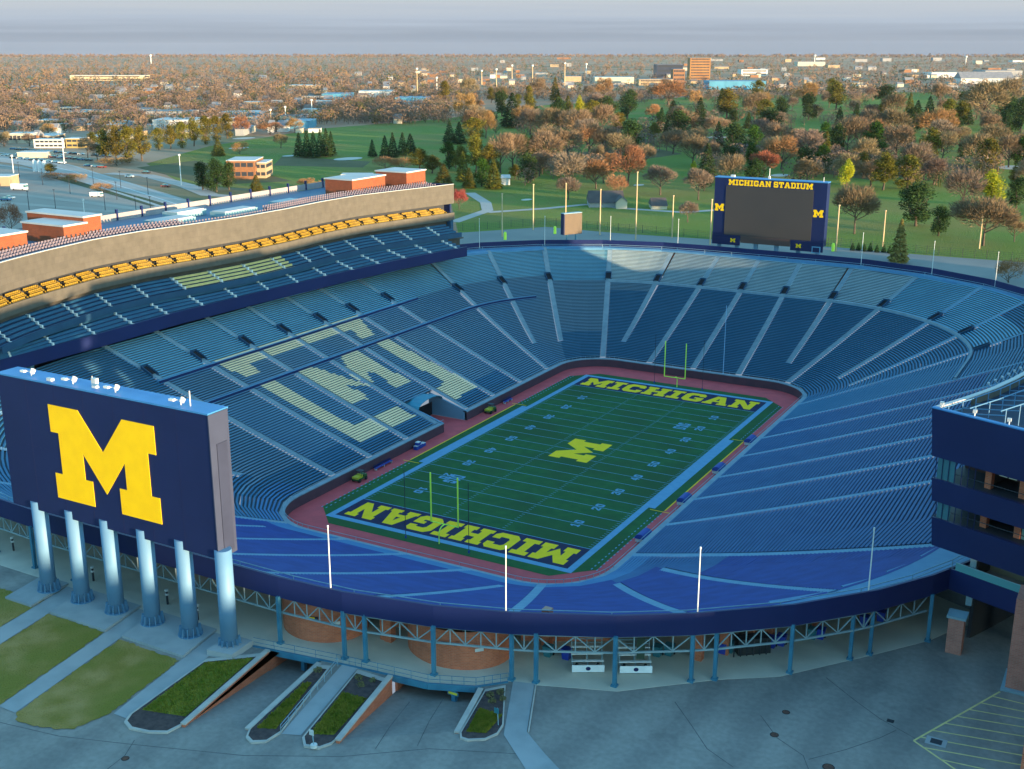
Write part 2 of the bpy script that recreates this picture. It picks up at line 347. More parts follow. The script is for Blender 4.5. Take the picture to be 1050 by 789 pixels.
# maize lettering painted on the benches of the far-left stand: polygons in (along the stand, up the stand)
def bowl_hit(px, py):
    d = ray(px, py).normalized(); C = Vector(CAM); t = 120.0
    while t < 600:
        P = C+d*t; q = math.hypot(max(abs(P.x)-SX,0), max(abs(P.y)-SY,0))-R0
        if -1 < q < 75 and P.z < prof(max(q,0)): return P.y, q
        t += .1
    return 0, 0
def cA(x, y): return (200+x/5.26, 315+y/5.26)
def cB(x, y): return (330+x/4.93, 310+y/4.93)
MP = [[cA(80,290),cB(180,72),cB(270,165),cB(205,187),cB(145,140),cA(300,305),cA(365,360),cA(285,388)],
      [cA(340,425),cA(420,397),cB(165,625),cB(245,590),cB(380,530),cB(480,580),cB(200,718)],
      [cB(265,210),cB(325,185),cB(800,430),cB(570,553),cB(465,495),cB(630,410)],
      [cA(530,352),cA(625,322),cB(265,430),cB(120,425),cB(185,452),cB(245,490),cB(160,525),cA(590,387)],
      [cB(100,272),cB(180,240),cB(215,272),cB(375,360),cB(460,400),cB(375,435),cB(310,385),cB(230,343),cB(278,440),cB(150,375)]]
MPOLY = [[bowl_hit(*p) for p in poly] for poly in MP]
def in_poly(y, d, P):
    c = False; n = len(P)
    for i in range(n):
        y1,d1 = P[i]; y2,d2 = P[(i+1)%n]
        if (d1 > d) != (d2 > d) and y < (y2-y1)*(d-d1)/(d2-d1)+y1: c = not c
    return c
def maize(y, d): return any(in_poly(y, d, P) for P in MPOLY)

bowl = thing('stadium_bowl', 'sunken oval stadium bowl of blue bench rows around the green football field', 'stadium', (0,0,0))
NA = len(AIS)
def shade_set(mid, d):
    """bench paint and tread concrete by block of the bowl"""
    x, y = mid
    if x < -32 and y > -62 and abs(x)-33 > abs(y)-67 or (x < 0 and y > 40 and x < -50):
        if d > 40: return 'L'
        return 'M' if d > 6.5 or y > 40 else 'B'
    if y > 80 and -40 < x < 44 and d > 37: return 'W'  # sunlit patch put into the bench colour
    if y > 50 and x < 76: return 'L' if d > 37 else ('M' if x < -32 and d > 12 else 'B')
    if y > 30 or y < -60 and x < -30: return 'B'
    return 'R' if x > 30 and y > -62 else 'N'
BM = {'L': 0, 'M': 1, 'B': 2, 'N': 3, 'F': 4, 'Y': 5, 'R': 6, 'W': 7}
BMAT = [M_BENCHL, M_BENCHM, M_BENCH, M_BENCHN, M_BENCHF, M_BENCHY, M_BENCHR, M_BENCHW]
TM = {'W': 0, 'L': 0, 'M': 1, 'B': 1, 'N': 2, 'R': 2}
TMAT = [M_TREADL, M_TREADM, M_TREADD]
for i in range(NA):
    a = AIS[i]; b = AIS[(i+1)%NA]
    tr = MB(); be = MB()
    tun = (a[0] == -33 and b[0] == -33 and a[1] == -5.2)
    um = None
    for r in range(NROW):
        d = D1+r*PITCH; d2 = d+PITCH
        if tun and d < 9.5: continue
        ua, ub = aisle_u(a, d), aisle_u(b, d)
        if ub < ua-1: ub += PER
        Pm, nm = upos((ua+ub)/2, R0+d)
        if d2 > min(drim(nm)-1.6, 55.2): break
        if abs(Pm.x) > 40 and abs(Pm.y) < 74 and d2 > 54.6: break     # the tower's lower deck covers the last rows
        Pa, _ = upos(ua, R0+d); Pb, _ = upos(ub, R0+d); Ln = (Pa-Pb).length
        ga = .75/max(Ln,1)*(ub-ua) if d >= a[4] else 0
        gb = .75/max(Ln,1)*(ub-ua) if d >= b[4] else 0
        u0, u1 = ua+ga, ub-gb
        z = prof(d)-.25; z2 = prof(d2)-.25
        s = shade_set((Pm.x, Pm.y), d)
        left = Pm.x < -32 and -40 < Pm.y < 36 and 3 < d < 40.6
        n = max(1, int(Ln/1.0)) if left else (1 if abs(nm.x) > .999 or abs(nm.y) > .999 else max(2, min(6, int(Ln/4))))
        if not left:                           # straight blocks that turn into the corner need the extra cuts too
            if n == 1 and (abs(upos(u0,1)[1].x-upos(u1,1)[1].x) > 1e-4): n = 4
        pts = []
        for k in range(n+1):
            u = u0+(u1-u0)*k/n; p0, nn = upos(u, R0+d); p1 = p0+nn*PITCH; pts.append((p0, p1, nn))
        for k in range(n):
            (A0,A1,An),(B0,B1,Bn) = pts[k], pts[k+1]
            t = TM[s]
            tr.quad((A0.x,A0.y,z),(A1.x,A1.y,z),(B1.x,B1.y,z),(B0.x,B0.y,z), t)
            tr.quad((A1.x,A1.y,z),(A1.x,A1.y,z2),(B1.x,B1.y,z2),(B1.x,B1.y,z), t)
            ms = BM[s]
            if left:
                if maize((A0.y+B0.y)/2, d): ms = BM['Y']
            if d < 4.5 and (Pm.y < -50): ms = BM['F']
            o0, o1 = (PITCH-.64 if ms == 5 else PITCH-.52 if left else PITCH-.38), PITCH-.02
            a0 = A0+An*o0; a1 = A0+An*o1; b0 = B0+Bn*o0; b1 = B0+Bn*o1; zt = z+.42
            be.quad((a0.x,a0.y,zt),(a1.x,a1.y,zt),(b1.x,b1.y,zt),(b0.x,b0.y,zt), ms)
            be.quad((a0.x,a0.y,zt-.14),(a0.x,a0.y,zt),(b0.x,b0.y,zt),(b0.x,b0.y,zt-.14), ms)
            be.quad((b1.x,b1.y,zt-.14),(b1.x,b1.y,zt),(a1.x,a1.y,zt),(a1.x,a1.y,zt-.14), ms)
    o = tr.build('seating_section', TMAT, bowl)
    be.build('bench_rows', BMAT, o)
    # the aisle on this section's first side
    ai = MB(); deep = 0
    for r in range(NROW*2):
        d = D1+r*PITCH/2
        if d < a[4]: continue
        u = aisle_u(a, d); P, n = upos(u, R0+d)
        if d+PITCH > min(drim(n)-1.6, 55.2): break
        if abs(P.x) > 40 and abs(P.y) < 74 and d > 54.6: break
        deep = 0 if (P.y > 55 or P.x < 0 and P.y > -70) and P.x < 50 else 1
        t = Vector((-n.y, n.x, 0))*.74; z = prof(d)-.02; P2 = P+n*(PITCH/2)
        z2 = prof(d+PITCH/2)-.02
        q0, q1, q2, q3 = P-t, P+t, P2+t, P2-t
        ai.quad((q1.x,q1.y,z),(q0.x,q0.y,z),(q3.x,q3.y,z),(q2.x,q2.y,z), deep)
        ai.quad((q2.x,q2.y,z),(q3.x,q3.y,z),(q3.x,q3.y,z2),(q2.x,q2.y,z2), deep)
    if ai.f: ai.build('aisle_stairs', [M_AISLE, M_AISLED], bowl)
    # the portal that opens into this aisle
    dp = 41.6 if (a[0] < -32.9 and abs(a[1]) < 46) else 37.4
    P, n = upos(aisle_u(a, dp), R0+dp); t = Vector((-n.y, n.x, 0))
    if P.y > 40 or (P.x < 0 and P.y > -60):
        po = MB(); z0 = prof(dp)-.2; w = .75; ln = 3.2
        for sgn in (-1, 1):
            A = P+t*sgn*w; B = A+n*ln
            A2 = A+t*sgn*.18; B2 = B+t*sgn*.18
            lo = [A, B, B2, A2] if sgn < 0 else [A2, B2, B, A]
            zz = [prof(dp)+.5, prof(dp+ln)+.7, prof(dp+ln)+.7, prof(dp)+.5]
            lo = lo[::-1] if ((lo[1]-lo[0]).cross(lo[2]-lo[1])).z < 0 else lo
            zz = [prof(dp)+.5 if (p-P).dot(n) < 1 else prof(dp+ln)+.7 for p in lo]
            po.hexa([(p.x,p.y,prof(dp)-.6) for p in lo], [(p.x,p.y,h) for p, h in zip(lo, zz)], 0)
        A = P-t*w+n*ln; B = P+t*w+n*ln
        A2 = A+n*.18; B2 = B+n*.18
        po.hexa([(p.x,p.y,prof(dp)-.6) for p in (A,B,B2,A2)], [(p.x,p.y,prof(dp+ln)+.7) for p in (A,B,B2,A2)], 0)
        ob = po.build('portal', M_TIERF, bowl)
        pd = MB(); A = P-t*w*.97+n*.5; B = P+t*w*.97+n*.5; C = P+t*w*.97+n*(ln-.02); D = P-t*w*.97+n*(ln-.02)
        zs = prof(dp)+.45; ze = prof(dp+ln)+.25
        pd.quad((A.x,A.y,zs),(B.x,B.y,zs),(C.x,C.y,ze),(D.x,D.y,ze))
        pd.build('portal_opening', M_DARK, ob)

# field wall with padded top
def ring(mb, d0, d1, z0, z1, us, m=0):
    for k in range(len(us)-1):
        p0,n0 = upos(us[k], R0); p1,n1 = upos(us[k+1], R0)
        a,b,c,e = p0+n0*d0, p1+n1*d0, p1+n1*d1, p0+n0*d1
        lo = [a,e,c,b]
        mb.hexa([(q.x,q.y,z0) for q in lo], [(q.x,q.y,z1) for q in lo], m)
uring = []
for k in range(9):
    nseg = 14 if SEG[k] == LC else 4
    uring += [CUM[k]+SEG[k]*j/nseg for j in range(nseg)]
uring.append(PER)
TU0, TU1 = u_of(-33,-3.6), u_of(-33,6.4)
wus = [u for u in uring if not (TU0 < u < TU1)]
wA = [u for u in wus if u <= TU0]+[TU0]; wB = [TU1]+[u for u in wus if u >= TU1]
mb = MB(); ring(mb, -.25, .3, 0, 2.0, wA); ring(mb, -.25, .3, 0, 2.0, wB); mb.build('field_wall', pm('wall_padding', (.10,.045,.06), (.08,.04,.055), .5, .7), bowl)
mb = MB(); ring(mb, -.3, .8, 2.0, 2.22, wA); ring(mb, -.3, .8, 2.0, 2.22, wB); mb.build('wall_coping', M_AISLE, bowl)
mb = MB()
for us in (wA, wB):
    L_ = 0
    for k in range(len(us)-1):
        p0,n0 = upos(us[k], R0-.1); p1,n1 = upos(us[k+1], R0-.1)
        mb.bar((p0.x,p0.y,2.95),(p1.x,p1.y,2.95), .04); mb.bar((p0.x,p0.y,2.2),(p0.x,p0.y,2.95), .035)
mb.build('wall_rail', M_STEELL, bowl)
# tunnel in the left wall
for y0 in (-4.1, 6.4):
    mb = MB(); lo = [(-43.4,y0,0),(-32.9,y0,0),(-32.9,y0+.5,0),(-43.4,y0+.5,0)]; mb.hexa(lo, [(p[0],p[1],2.3 if p[0] > -40 else 5.3) for p in lo]); mb.build('tunnel_wall', M_BENCHM, bowl)
mb = MB(); mb.quad((-46,-3.6,.6),(-42.3,-3.6,.1),(-42.3,6.4,.1),(-46,6.4,.6)); mb.quad((-42.5,-3.6,.1),(-42.5,6.4,.1),(-42.5,6.4,3.2),(-42.5,-3.6,3.2)); mb.build('tunnel_mouth', M_DARK, bowl)
mb = MB()
for k in range(8):
    a0, a1 = PI*k/8, PI*(k+1)/8
    ya, yb = 1.4-5.2*math.cos(a0), 1.4-5.2*math.cos(a1); za, zb = 4.2+1.6*math.sin(a0), 4.2+1.6*math.sin(a1)
    lo = [(-44.5,ya,za),(-39.5,ya,za),(-39.5,yb,zb),(-44.5,yb,zb)]
    mb.hexa(lo, [(p[0],p[1],p[2]+.14) for p in lo])
mb.build('tunnel_canopy', pm('canopy_blue', (.05,.26,.36), (.04,.22,.32), .5, .5), bowl)
# walkways of the left stand
M_WALKB = pm('walkway_blue', (.10,.25,.40), (.08,.21,.36), .4, .6)
def bandwalk(name, dw, y0, y1):
    mb = MB(); n = 40; us0, us1 = u_of(-33-dw, y0) if abs(y0) < SY else aisle_u(AIS[0],0), None
    ua = u_of(-33, y0); ub = u_of(-33, y1) if y1 < SY else None
    if ub is None:
        ub = CUM[7]+LC*.42
    for k in range(n):
        u0 = ua+(ub-ua)*k/n; u1 = ua+(ub-ua)*(k+1)/n
        p0,n0 = upos(u0, R0); p1,n1 = upos(u1, R0)
        zt = prof(dw)+.4
        def st(d0,d1,z0,z1,m):
            lo = [p0+n0*d0, p0+n0*d1, p1+n1*d1, p1+n1*d0]
            lo = lo[::-1] if ((lo[1]-lo[0]).cross(lo[2]-lo[1])).z < 0 else lo
            mb.hexa([(q.x,q.y,z0) for q in lo], [(q.x,q.y,z1) for q in lo], m)
        st(dw-.15, dw, prof(dw)-.5, zt, 0); st(dw+.02, dw+.75, prof(dw)-.5, zt-.06, 1)  # navy front face paints the shadow below the pale band
        st(dw-.2, dw-.02, zt+.004, zt+.10, 2)
    mb.build(name, [M_NAVY, M_WALKB, M_WALKB], bowl)
bandwalk('cross_walkway', 39.5, -50, 46); bandwalk('cross_walkway', 29.8, -50, 80)
# pale cross aisle of the far end
mb = MB(); ua, ub = aisle_u(AIS[-3], 37), aisle_u(AIS[7], 37)+PER
for k in range(60):
    u0 = ua+(ub-ua)*k/60; u1 = ua+(ub-ua)*(k+1)/60
    p0,n0 = upos(u0,R0); p1,n1 = upos(u1,R0)
    lo = [p0+n0*36.6,p0+n0*37.1,p1+n1*37.1,p1+n1*36.6]; lo = lo[::-1] if ((lo[1]-lo[0]).cross(lo[2]-lo[1])).z < 0 else lo
    mb.hexa([(q.x,q.y,prof(36.6)-.3) for q in lo],[(q.x,q.y,prof(36.6)+.62) for q in lo])
mb.build('cross_aisle_rail', M_AISLE, bowl)

# rim: walkway behind the last row, navy fascia, pillars and truss
def rimpt(u, off=0.0):
    p, n = upos(u, R0); return p+n*(drim(n)+off), n
PILX = [(21,-123.1),(29.7,-122.3),(32.2,-121.7),(40.5,-120.4),(48.5,-117.1),(51.1,-116.3),(58.9,-112.8),(65.8,-107.8),(67.9,-106.1),(74.7,-100.7),(79.8,-94.4),(81.5,-92.2),(86.7,-85.7)]
near_u = [u_of(*PILX[k]) for k in (0,1,3,4,6,7,9,11,12)]
rim_u = sorted(near_u+[u_of(-x,y) for x,y in [PILX[k] for k in (0,1,3,4,6,7,9,11,12)]]+[u_of(91,-79),u_of(93.5,-70),u_of(-91,-79),u_of(-93.5,-70),u_of(12.8,-123.1),u_of(4,-123.1),u_of(-4,-123.1),u_of(-12.8,-123.1)])
far_u = [PER-8.5*k for k in range(0,14)]+[8.5*k for k in range(1,14)]
rim_far = sorted([u if u < PER/2 else u-PER for u in far_u])
def strip(mb, us, d0, d1, z0, z1, m=0):
    inner = d0
    for k in range(len(us)-1):
        if inner == 'rows': d0 = min(54.6, drim(upos(us[k],R0)[1])-2.4)-drim(upos(us[k],R0)[1])
        a,na = rimpt(us[k], d0); b,nb = rimpt(us[k+1], d0); c,_ = rimpt(us[k+1], d1); e,_ = rimpt(us[k], d1)
        lo = [a,b,c,e]; lo = lo[::-1] if ((lo[1]-lo[0]).cross(lo[2]-lo[1])).z < 0 else lo
        mb.hexa([(q.x,q.y,z0) for q in lo],[(q.x,q.y,z1) for q in lo], m)
for us in (rim_u, rim_far):
    for k in range(len(us)-1):
        mb = MB(); strip(mb, us[k:k+2], .25, .55, 23.4, 26.0)
        mb.build('fascia_panel', M_NAVY, bowl)
for us in (rim_u, rim_far):
    mb = MB(); strip(mb, us, 'rows', .24, 23.45, 24.05); mb.build('rim_walkway', M_WALKB, bowl)
for us in (rim_u, rim_far):
    mb = MB()
    for k in range(len(us)-1):
        a,_ = rimpt(us[k], -2.2); b,_ = rimpt(us[k+1], -2.2)
        mb.bar((a.x,a.y,25.0),(b.x,b.y,25.0), .05); mb.bar((a.x,a.y,24.5),(b.x,b.y,24.5), .04); mb.bar((a.x,a.y,23.9),(a.x,a.y,25.0), .05)
    mb.build('rim_rail', M_STEELL, bowl)
pil = PILX+[(-x,y) for x,y in PILX]+[(13.4,-123.2),(6.5,-123.2),(0,-123.2),(-6.5,-123.2),(-13.4,-123.2)]
for x, y in pil:
    mb = MB(); mb.box(x-.2,x+.2,y-.2,y+.2,GZ,23.6); mb.box(x-.34,x+.34,y-.34,y+.34,GZ,GZ+.25)
    o = mb.build('pillar', M_STEEL, bowl)
pil_u = sorted(set(u_of(x,y) for x,y in pil))
for k in range(len(pil_u)-1):
    a, na = rimpt(pil_u[k], .05); b, nb = rimpt(pil_u[k+1], .05); L_ = (b-a).length
    if L_ > 20: continue
    mb = MB(); mb.bar((a.x,a.y,23.25),(b.x,b.y,23.25), .12); mb.bar((a.x,a.y,21.3),(b.x,b.y,21.3), .12)
    n = max(2, int(round(L_/1.9)))
    for j in range(n):
        P = a.lerp(b, j/n); S = a.lerp(b, (j+1)/n)
        if j: mb.bar((P.x,P.y,21.3),(P.x,P.y,23.25), .07)
        if j % 2: mb.bar((P.x,P.y,21.35),(S.x,S.y,23.2), .07)
        else: mb.bar((P.x,P.y,23.2),(S.x,S.y,21.35), .07)
    mb.build('truss', M_TRUSS, bowl)
# underside of the stands, rear wall and raker beams
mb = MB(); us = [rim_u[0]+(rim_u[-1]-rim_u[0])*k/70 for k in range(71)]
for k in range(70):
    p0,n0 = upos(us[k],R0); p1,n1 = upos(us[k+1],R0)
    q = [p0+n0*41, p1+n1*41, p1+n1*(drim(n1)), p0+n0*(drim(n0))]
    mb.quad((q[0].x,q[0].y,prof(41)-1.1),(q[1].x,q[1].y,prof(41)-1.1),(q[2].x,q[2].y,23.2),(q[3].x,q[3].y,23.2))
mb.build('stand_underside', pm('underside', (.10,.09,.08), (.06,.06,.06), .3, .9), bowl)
for k in range(70):
    mb = MB(); p0,n0 = upos(us[k],R0+47); p1,n1 = upos(us[k+1],R0+47)
    if k % 5 in (1,2): continue
    mb.quad((p0.x,p0.y,GZ),(p1.x,p1.y,GZ),(p1.x,p1.y,19.7),(p0.x,p0.y,19.7))
    mb.build('rear_wall', M_BRICK, bowl)
mb = MB()
for k in range(70):
    p0,n0 = upos(us[k],R0+44.5); p1,n1 = upos(us[k+1],R0+44.5)
    mb.quad((p0.x,p0.y,GZ-.5),(p1.x,p1.y,GZ-.5),(p1.x,p1.y,19.0),(p0.x,p0.y,19.0))
mb.build('inner_gate', M_DARK, bowl)
# outer wall of the far rim, down to the street
mb = MB(); strip(mb, rim_far, .05, .24, GZ, 23.4); mb.build('outer_wall', M_BRICK, bowl)

# rim poles
RP = [(28,-122.2),(47.9,-117.3),(65.9,-107.3),(80.7,-93.1)]
RPF = [(-75.5,89.9),(-61.5,103.0),(-44.7,111.2),(-26.3,118.5),(29.2,118.8),(66.4,104.7),(48.8,113.6),(-64,-108)]
lab = ['thin white pole on the near rim, nearest the big board with the yellow letter','thin white pole on the near rim, standing up in front of the near end zone','thin white pole on the near rim above the asphalt yard','thin white pole on the near rim closest to the navy tower at right',
 'thin white pole on the far rim, nearest the end of the stone tower','thin white pole on the far rim left of the small tan board','thin white pole on the far rim just right of the small tan board','thin white pole on the far rim between tan board and video board','thin pale pole on the far rim first to the right of the video board','thin pale pole on the far rim farthest to the right','thin pale pole on the far rim beside the gold spruce','thin white pole on the near left rim beyond the lawn']
for k, (x, y) in enumerate(RP+RPF[:7]):
    u = u_of(x, y); p, n = rimpt(u, .10)
    mb = MB(); mb.bar((p.x,p.y,23.9),(p.x,p.y,33.3), .085, n=8, r2=.06)
    t = thing('rim_pole', lab[k], 'pole', (p.x,p.y,23.9), 'poles along the stadium rim'); mb.build('mast', M_POLEW, t)
    mb = MB(); mb.bar((p.x,p.y,33.3),(p.x,p.y,33.55), .10, n=8); mb.build('mast_cap', M_POLEW, t)
    mb = MB(); mb.box(p.x-.2,p.x+.2,p.y-.2,p.y+.2,23.95,24.4); mb.build('base_shoe', M_STEEL, t)

# ------------------------------------------------------------------ playing field
HX, HY, GL = 24.384, 54.864, 45.72
mb = MB(); mb.poly([tuple(upos(u,R0+.1)[0][:2]) for u in uring[:-1]], -.02); mb.box(-43,-33,-3.6,6.4,-.5,-.018)
fs = struct(mb.build('field_surround', M_RED))
mb = MB(); gx, gy, ch = 28.9, 58.8, 6
mb.poly([(-gx+ch,-gy),(gx-ch,-gy),(gx,-gy+ch),(gx,gy-ch),(gx-ch,gy),(-gx+ch,gy),(-gx,gy-ch),(-gx,-gy+ch)], 0)
field = struct(mb.build('playing_field', M_TURF))
def flat(name, rects, mat, z, parent=field):
    mb = MB()
    for x0,x1,y0,y1 in rects: mb.quad((x0,y0,z),(x1,y0,z),(x1,y1,z),(x0,y1,z))
    return mb.build(name, mat, parent)
W6 = 1.3; Q25 = 22.86
flat('boundary_stripe', [(-HX-W6,-HX,-HY-W6,HY+W6),(HX,HX+W6,-HY-W6,HY+W6),(-HX,HX,-HY-W6,-HY),(-HX,HX,HY,HY+W6),(-HX-W6-1.25,-HX-W6,-Q25,Q25),(HX+W6,HX+W6+1.25,-Q25,Q25)], M_WHITE, .008)
flat('coaching_line', [(-HX-4.75,-HX-4.5,-Q25,Q25),(HX+4.5,HX+4.75,-Q25,Q25),(-HX-5.9,-HX-1.9,-Q25-.9,-Q25-.7),(HX+1.9,HX+5.9,-Q25-.9,-Q25-.7),(-HX-5.9,-HX-1.9,Q25+.7,Q25+.9),(HX+1.9,HX+5.9,Q25+.7,Q25+.9)], M_MAIZEP, .012)
YD = .9144; rects = []
for k in range(-9, 10): rects.append((-HX,HX,k*5*YD-.085,k*5*YD+.085))
for s in (-1,1): rects.append((-HX,HX,s*GL-.1,s*GL+.1))
flat('yard_lines', rects, M_WHITE, .012)
rects = []
for k in range(-49, 50):
    if k % 5 == 0: continue
    y = k*YD
    for x in (-HX+.5,-6.4,6.4-.0,HX-.5): rects.append((x-.33,x+.33,y-.06,y+.06))
for s in (-1,1):                        # dotted limit lines beside the ends
    for sx in (-1,1):
        for q in (3.6,4.6):
            y = Q25+2.0
            while y < 54: rects.append((sx*(HX+q)-.11,sx*(HX+q)+.11,s*y-.28,s*y+.28)); y += 1.4
flat('hash_marks', rects, M_WHITE, .012)
flat('end_zone', [(-HX,HX,-HY,-GL-.1),(-HX,HX,GL+.1,HY)], M_NAVYP, .008)
mb = MB()
letters(mb, 'MICHIGAN', 46.2, 6.9, lambda u,v: (-23.1+u, 46.95+v, .016))
mb.build('end_zone_lettering', M_MAIZEP, field)
mb = MB()
letters(mb, 'MICHIGAN', 46.2, 6.9, lambda u,v: (23.1-u, -46.95-v, .016))
mb.build('end_zone_lettering', M_MAIZEP, field)
mb = MB(); mb.poly([(4.5-p[1]*9.1, -6.3+p[0]*13.2, .02) for p in LET['M'][1]]); mb.build('midfield_emblem', M_MAIZEP, field)
for s in (-1,1):
    for k, txt in enumerate(['10','20','30','40','50','40','30','20','10']):
        yc = (k-4)*10*YD*-s
        mb = MB()
        for j, chh in enumerate(txt):
            out, hole = DIG[chh]
            f = lambda p: (s*(17.2+1.83*(1-p[1])-.9), yc+s*(((-1.55 if j == 0 else .3)+p[0]*1.25)), .016)
            mb.poly([f(p) for p in out], holes=[[f(p) for p in hole]] if hole else ())
        mb.build('yard_number', M_WHITE, field)
for x, y, s in ((-14.8,-28,-1),(13.0,27,1)):       # the pale three-character mark painted on each half
    mb = MB(); q = 0
    for out, hole in (([(0,0),(.85,0),(1,.15),(1,.42),(.9,.5),(1,.58),(1,.85),(.85,1),(0,1)], [(.32,.2),(.68,.2),(.68,.8),(.32,.8)]), DIG['1'], (LET['G'][1], None)):
        f = lambda p: (x+s*(1.5-p[1]*3.0), y+s*(-2.2+q*1.55+p[0]*1.4), .016)
        mb.poly([f(p) for p in out], holes=[[f(p) for p in hole]] if hole else ()); q += 1
    mb.build('field_badge', M_WHITE, field)

def goal(sy, label):
    y = sy*(HY+.0); yb = sy*(HY+1.9)
    t = thing('goal_post', label, 'goal post', (0,yb,0), 'goal posts')
    mb = MB(); pts = [(0,yb,0),(0,yb,2.0),(0,yb-sy*.3,2.6),(0,yb-sy*.9,2.98),(0,y,3.05)]
    for a,b in zip(pts,pts[1:]): mb.bar(a,b,.11,n=8)
    mb.build('gooseneck', M_GPOST, t)
    mb = MB(); mb.bar((-2.9,y,3.05),(2.9,y,3.05),.10,n=8); mb.build('crossbar', M_GPOST, t)
    for s in (-1,1):
        mb = MB(); mb.bar((s*2.82,y,3.15),(s*2.82,y,12.3),.14,n=8); mb.build('upright', M_GPOST, t)
goal(-1, 'lime yellow goal post standing in the near end zone'); goal(1, 'lime yellow goal post standing at the far end zone')
for x, y, h, lb in ((-6.6,-57.5,13,'slim dark net pole behind the near end line, left one'),(6.6,-57.5,13,'slim dark net pole behind the near end line, right one'),(-6.6,57.5,13,'slim dark net pole behind the far end line, left one'),(6.6,57.5,13,'slim dark net pole behind the far end line, right one')):
    t = thing('net_pole', lb, 'pole', (x,y,0), 'net poles behind the goals')
    mb = MB(); mb.bar((x,y,.02),(x,y,h),.06,n=6); mb.build('mast', M_DARKB, t)
    mb = MB(); mb.bar((x,y,0),(x,y,.5),.16,n=8); mb.build('pad', M_TARP, t)
P = at(741,392,0)
t = thing('flagpole', 'tall pale blue flagpole at the far wall, right of the far goal post', 'flagpole', (P.x,P.y,0))
mb = MB(); mb.bar((P.x,P.y,0),(P.x,P.y,20.5),.12,n=8,r2=.07); mb.build('mast', pm('pale_blue_pole', (.30,.50,.72), rough=.5), t)
mb = MB(); mb.bar((P.x,P.y,0),(P.x,P.y,.4),.3,n=8); mb.build('base', M_CONC, t)

# carts and benches along the red track
def wheel(mb, x, y, r, w=.25): mb.bar((x-w/2,y,r),(x+w/2,y,r), r, n=12)
def utility_cart(px, py, label):
    P = at(px, py, 0); x, y = -31.1, P.y
    t = thing('utility_cart', label, 'utility cart', (x,y,0), 'green utility carts on the red track')
    mb = MB(); mb.box(x-.75,x+.75,y-1.6,y+1.6,.45,.75); mb.box(x-.7,x+.7,y+.6,y+1.6,.75,1.15); mb.build('body', M_CARTG, t)
    mb = MB(); mb.box(x-.7,x+.7,y-1.6,y-.2,.75,1.15); mb.build('cargo_bed', M_YELG, t)
    mb = MB()
    for sx in (-.65,.65):
        for sy in (-.15,.75): mb.bar((x+sx,y+sy,.75),(x+sx,y+sy,2.0),.04)
    mb.box(x-.75,x+.75,y-.3,y+.9,2.0,2.08); mb.build('roll_cage', M_DARKB, t)
    mb = MB(); mb.box(x-.6,x+.6,y-.1,y+.35,.75,1.3); mb.build('seat', M_YELG, t)
    for sx in (-.8,.8):
        for sy in (-1.05,1.05):
            mb = MB(); wheel(mb, x+sx, y+sy, .38); mb.build('wheel', M_RUBBER, t)
utility_cart(356,490,'green and yellow utility cart on the red track near the lower left field corner')
utility_cart(491,421,'green and yellow utility cart on the red track below the maize lettered seats')
def bench(px, py, label, L_=5):
    P = at(px, py, 0); x, y = -31.6, P.y
    t = thing('team_bench', label, 'bench', (x,y,0), 'long team benches on the red track')
    mb = MB(); mb.box(x-.25,x+.25,y-L_/2,y+L_/2,.42,.50); mb.build('seat', M_TARP, t)
    mb = MB(); mb.box(x-.40,x-.32,y-L_/2,y+L_/2,.5,1.0); mb.build('backrest', M_NAVY, t)
    for k in (-1,0,1):
        mb = MB(); mb.box(x-.3,x+.25,y+k*(L_/2-.3)-.05,y+k*(L_/2-.3)+.05,0,.42); mb.box(x-.40,x-.33,y+k*(L_/2-.3)-.05,y+k*(L_/2-.3)+.05,.0,.9); mb.build('leg', M_GALV, t)
bench(381,476,'long dark blue bench on the red track nearest the lower left field corner',6); bench(506,410,'long dark blue bench on the red track past the tunnel, behind a green cart',4)
P = at(416,457,0); P.x = -31.6; t = thing('equipment_stack', 'stack of blue equipment trunks against the wall beside the tunnel', 'trunk', (P.x,P.y,0))
for k,(dx,dy,z,h) in enumerate(((0,-1,0,.8),(0,.3,0,.9),(-.1,1.6,0,.7),(0,-.4,.9,.6))):
    mb = MB(); mb.box(P.x+dx-.45,P.x+dx+.45,P.y+dy-.55,P.y+dy+.55,z,z+h); o = mb.build('trunk_case', M_TARP, t)
    mb = MB(); mb.box(P.x+dx-.47,P.x+dx+.47,P.y+dy-.57,P.y+dy+.57,z+h,z+h+.06); mb.build('trunk_lid', M_GALV, o)
def dugout(px, py, label):
    P = at(px, py, 0); x, y = 31.0, P.y
    t = thing('equipment_cart', label, 'equipment cart', (x,y,0), 'tarp covered carts along the right hand wall')
    mb = MB(); mb.box(x-.9,x+.9,y-2.1,y+2.1,.35,1.0); mb.build('body', M_GALV, t)
    mb = MB(); n = 8
    for k in range(n):
        a0, a1 = PI*k/n, PI*(k+1)/n
        lo = [(x-1.0*math.cos(a0),y-2.3,1.0+.9*math.sin(a0)),(x-1.0*math.cos(a1),y-2.3,1.0+.9*math.sin(a1)),(x-1.0*math.cos(a1),y+1.2,1.0+.9*math.sin(a1)),(x-1.0*math.cos(a0),y+1.2,1.0+.9*math.sin(a0))]
        mb.quad(*lo)
    mb.poly([(x-1.0*math.cos(PI*k/n),y-2.3,1.0+.9*math.sin(PI*k/n)) for k in range(n+1)]); mb.build('tarp_cover', M_TARP, t)
    for sx in (-.75,.75):
        for sy in (-1.4,1.4):
            mb = MB(); wheel(mb, x+sx, y+sy, .34, .2); mb.build('wheel', M_RUBBER, t)
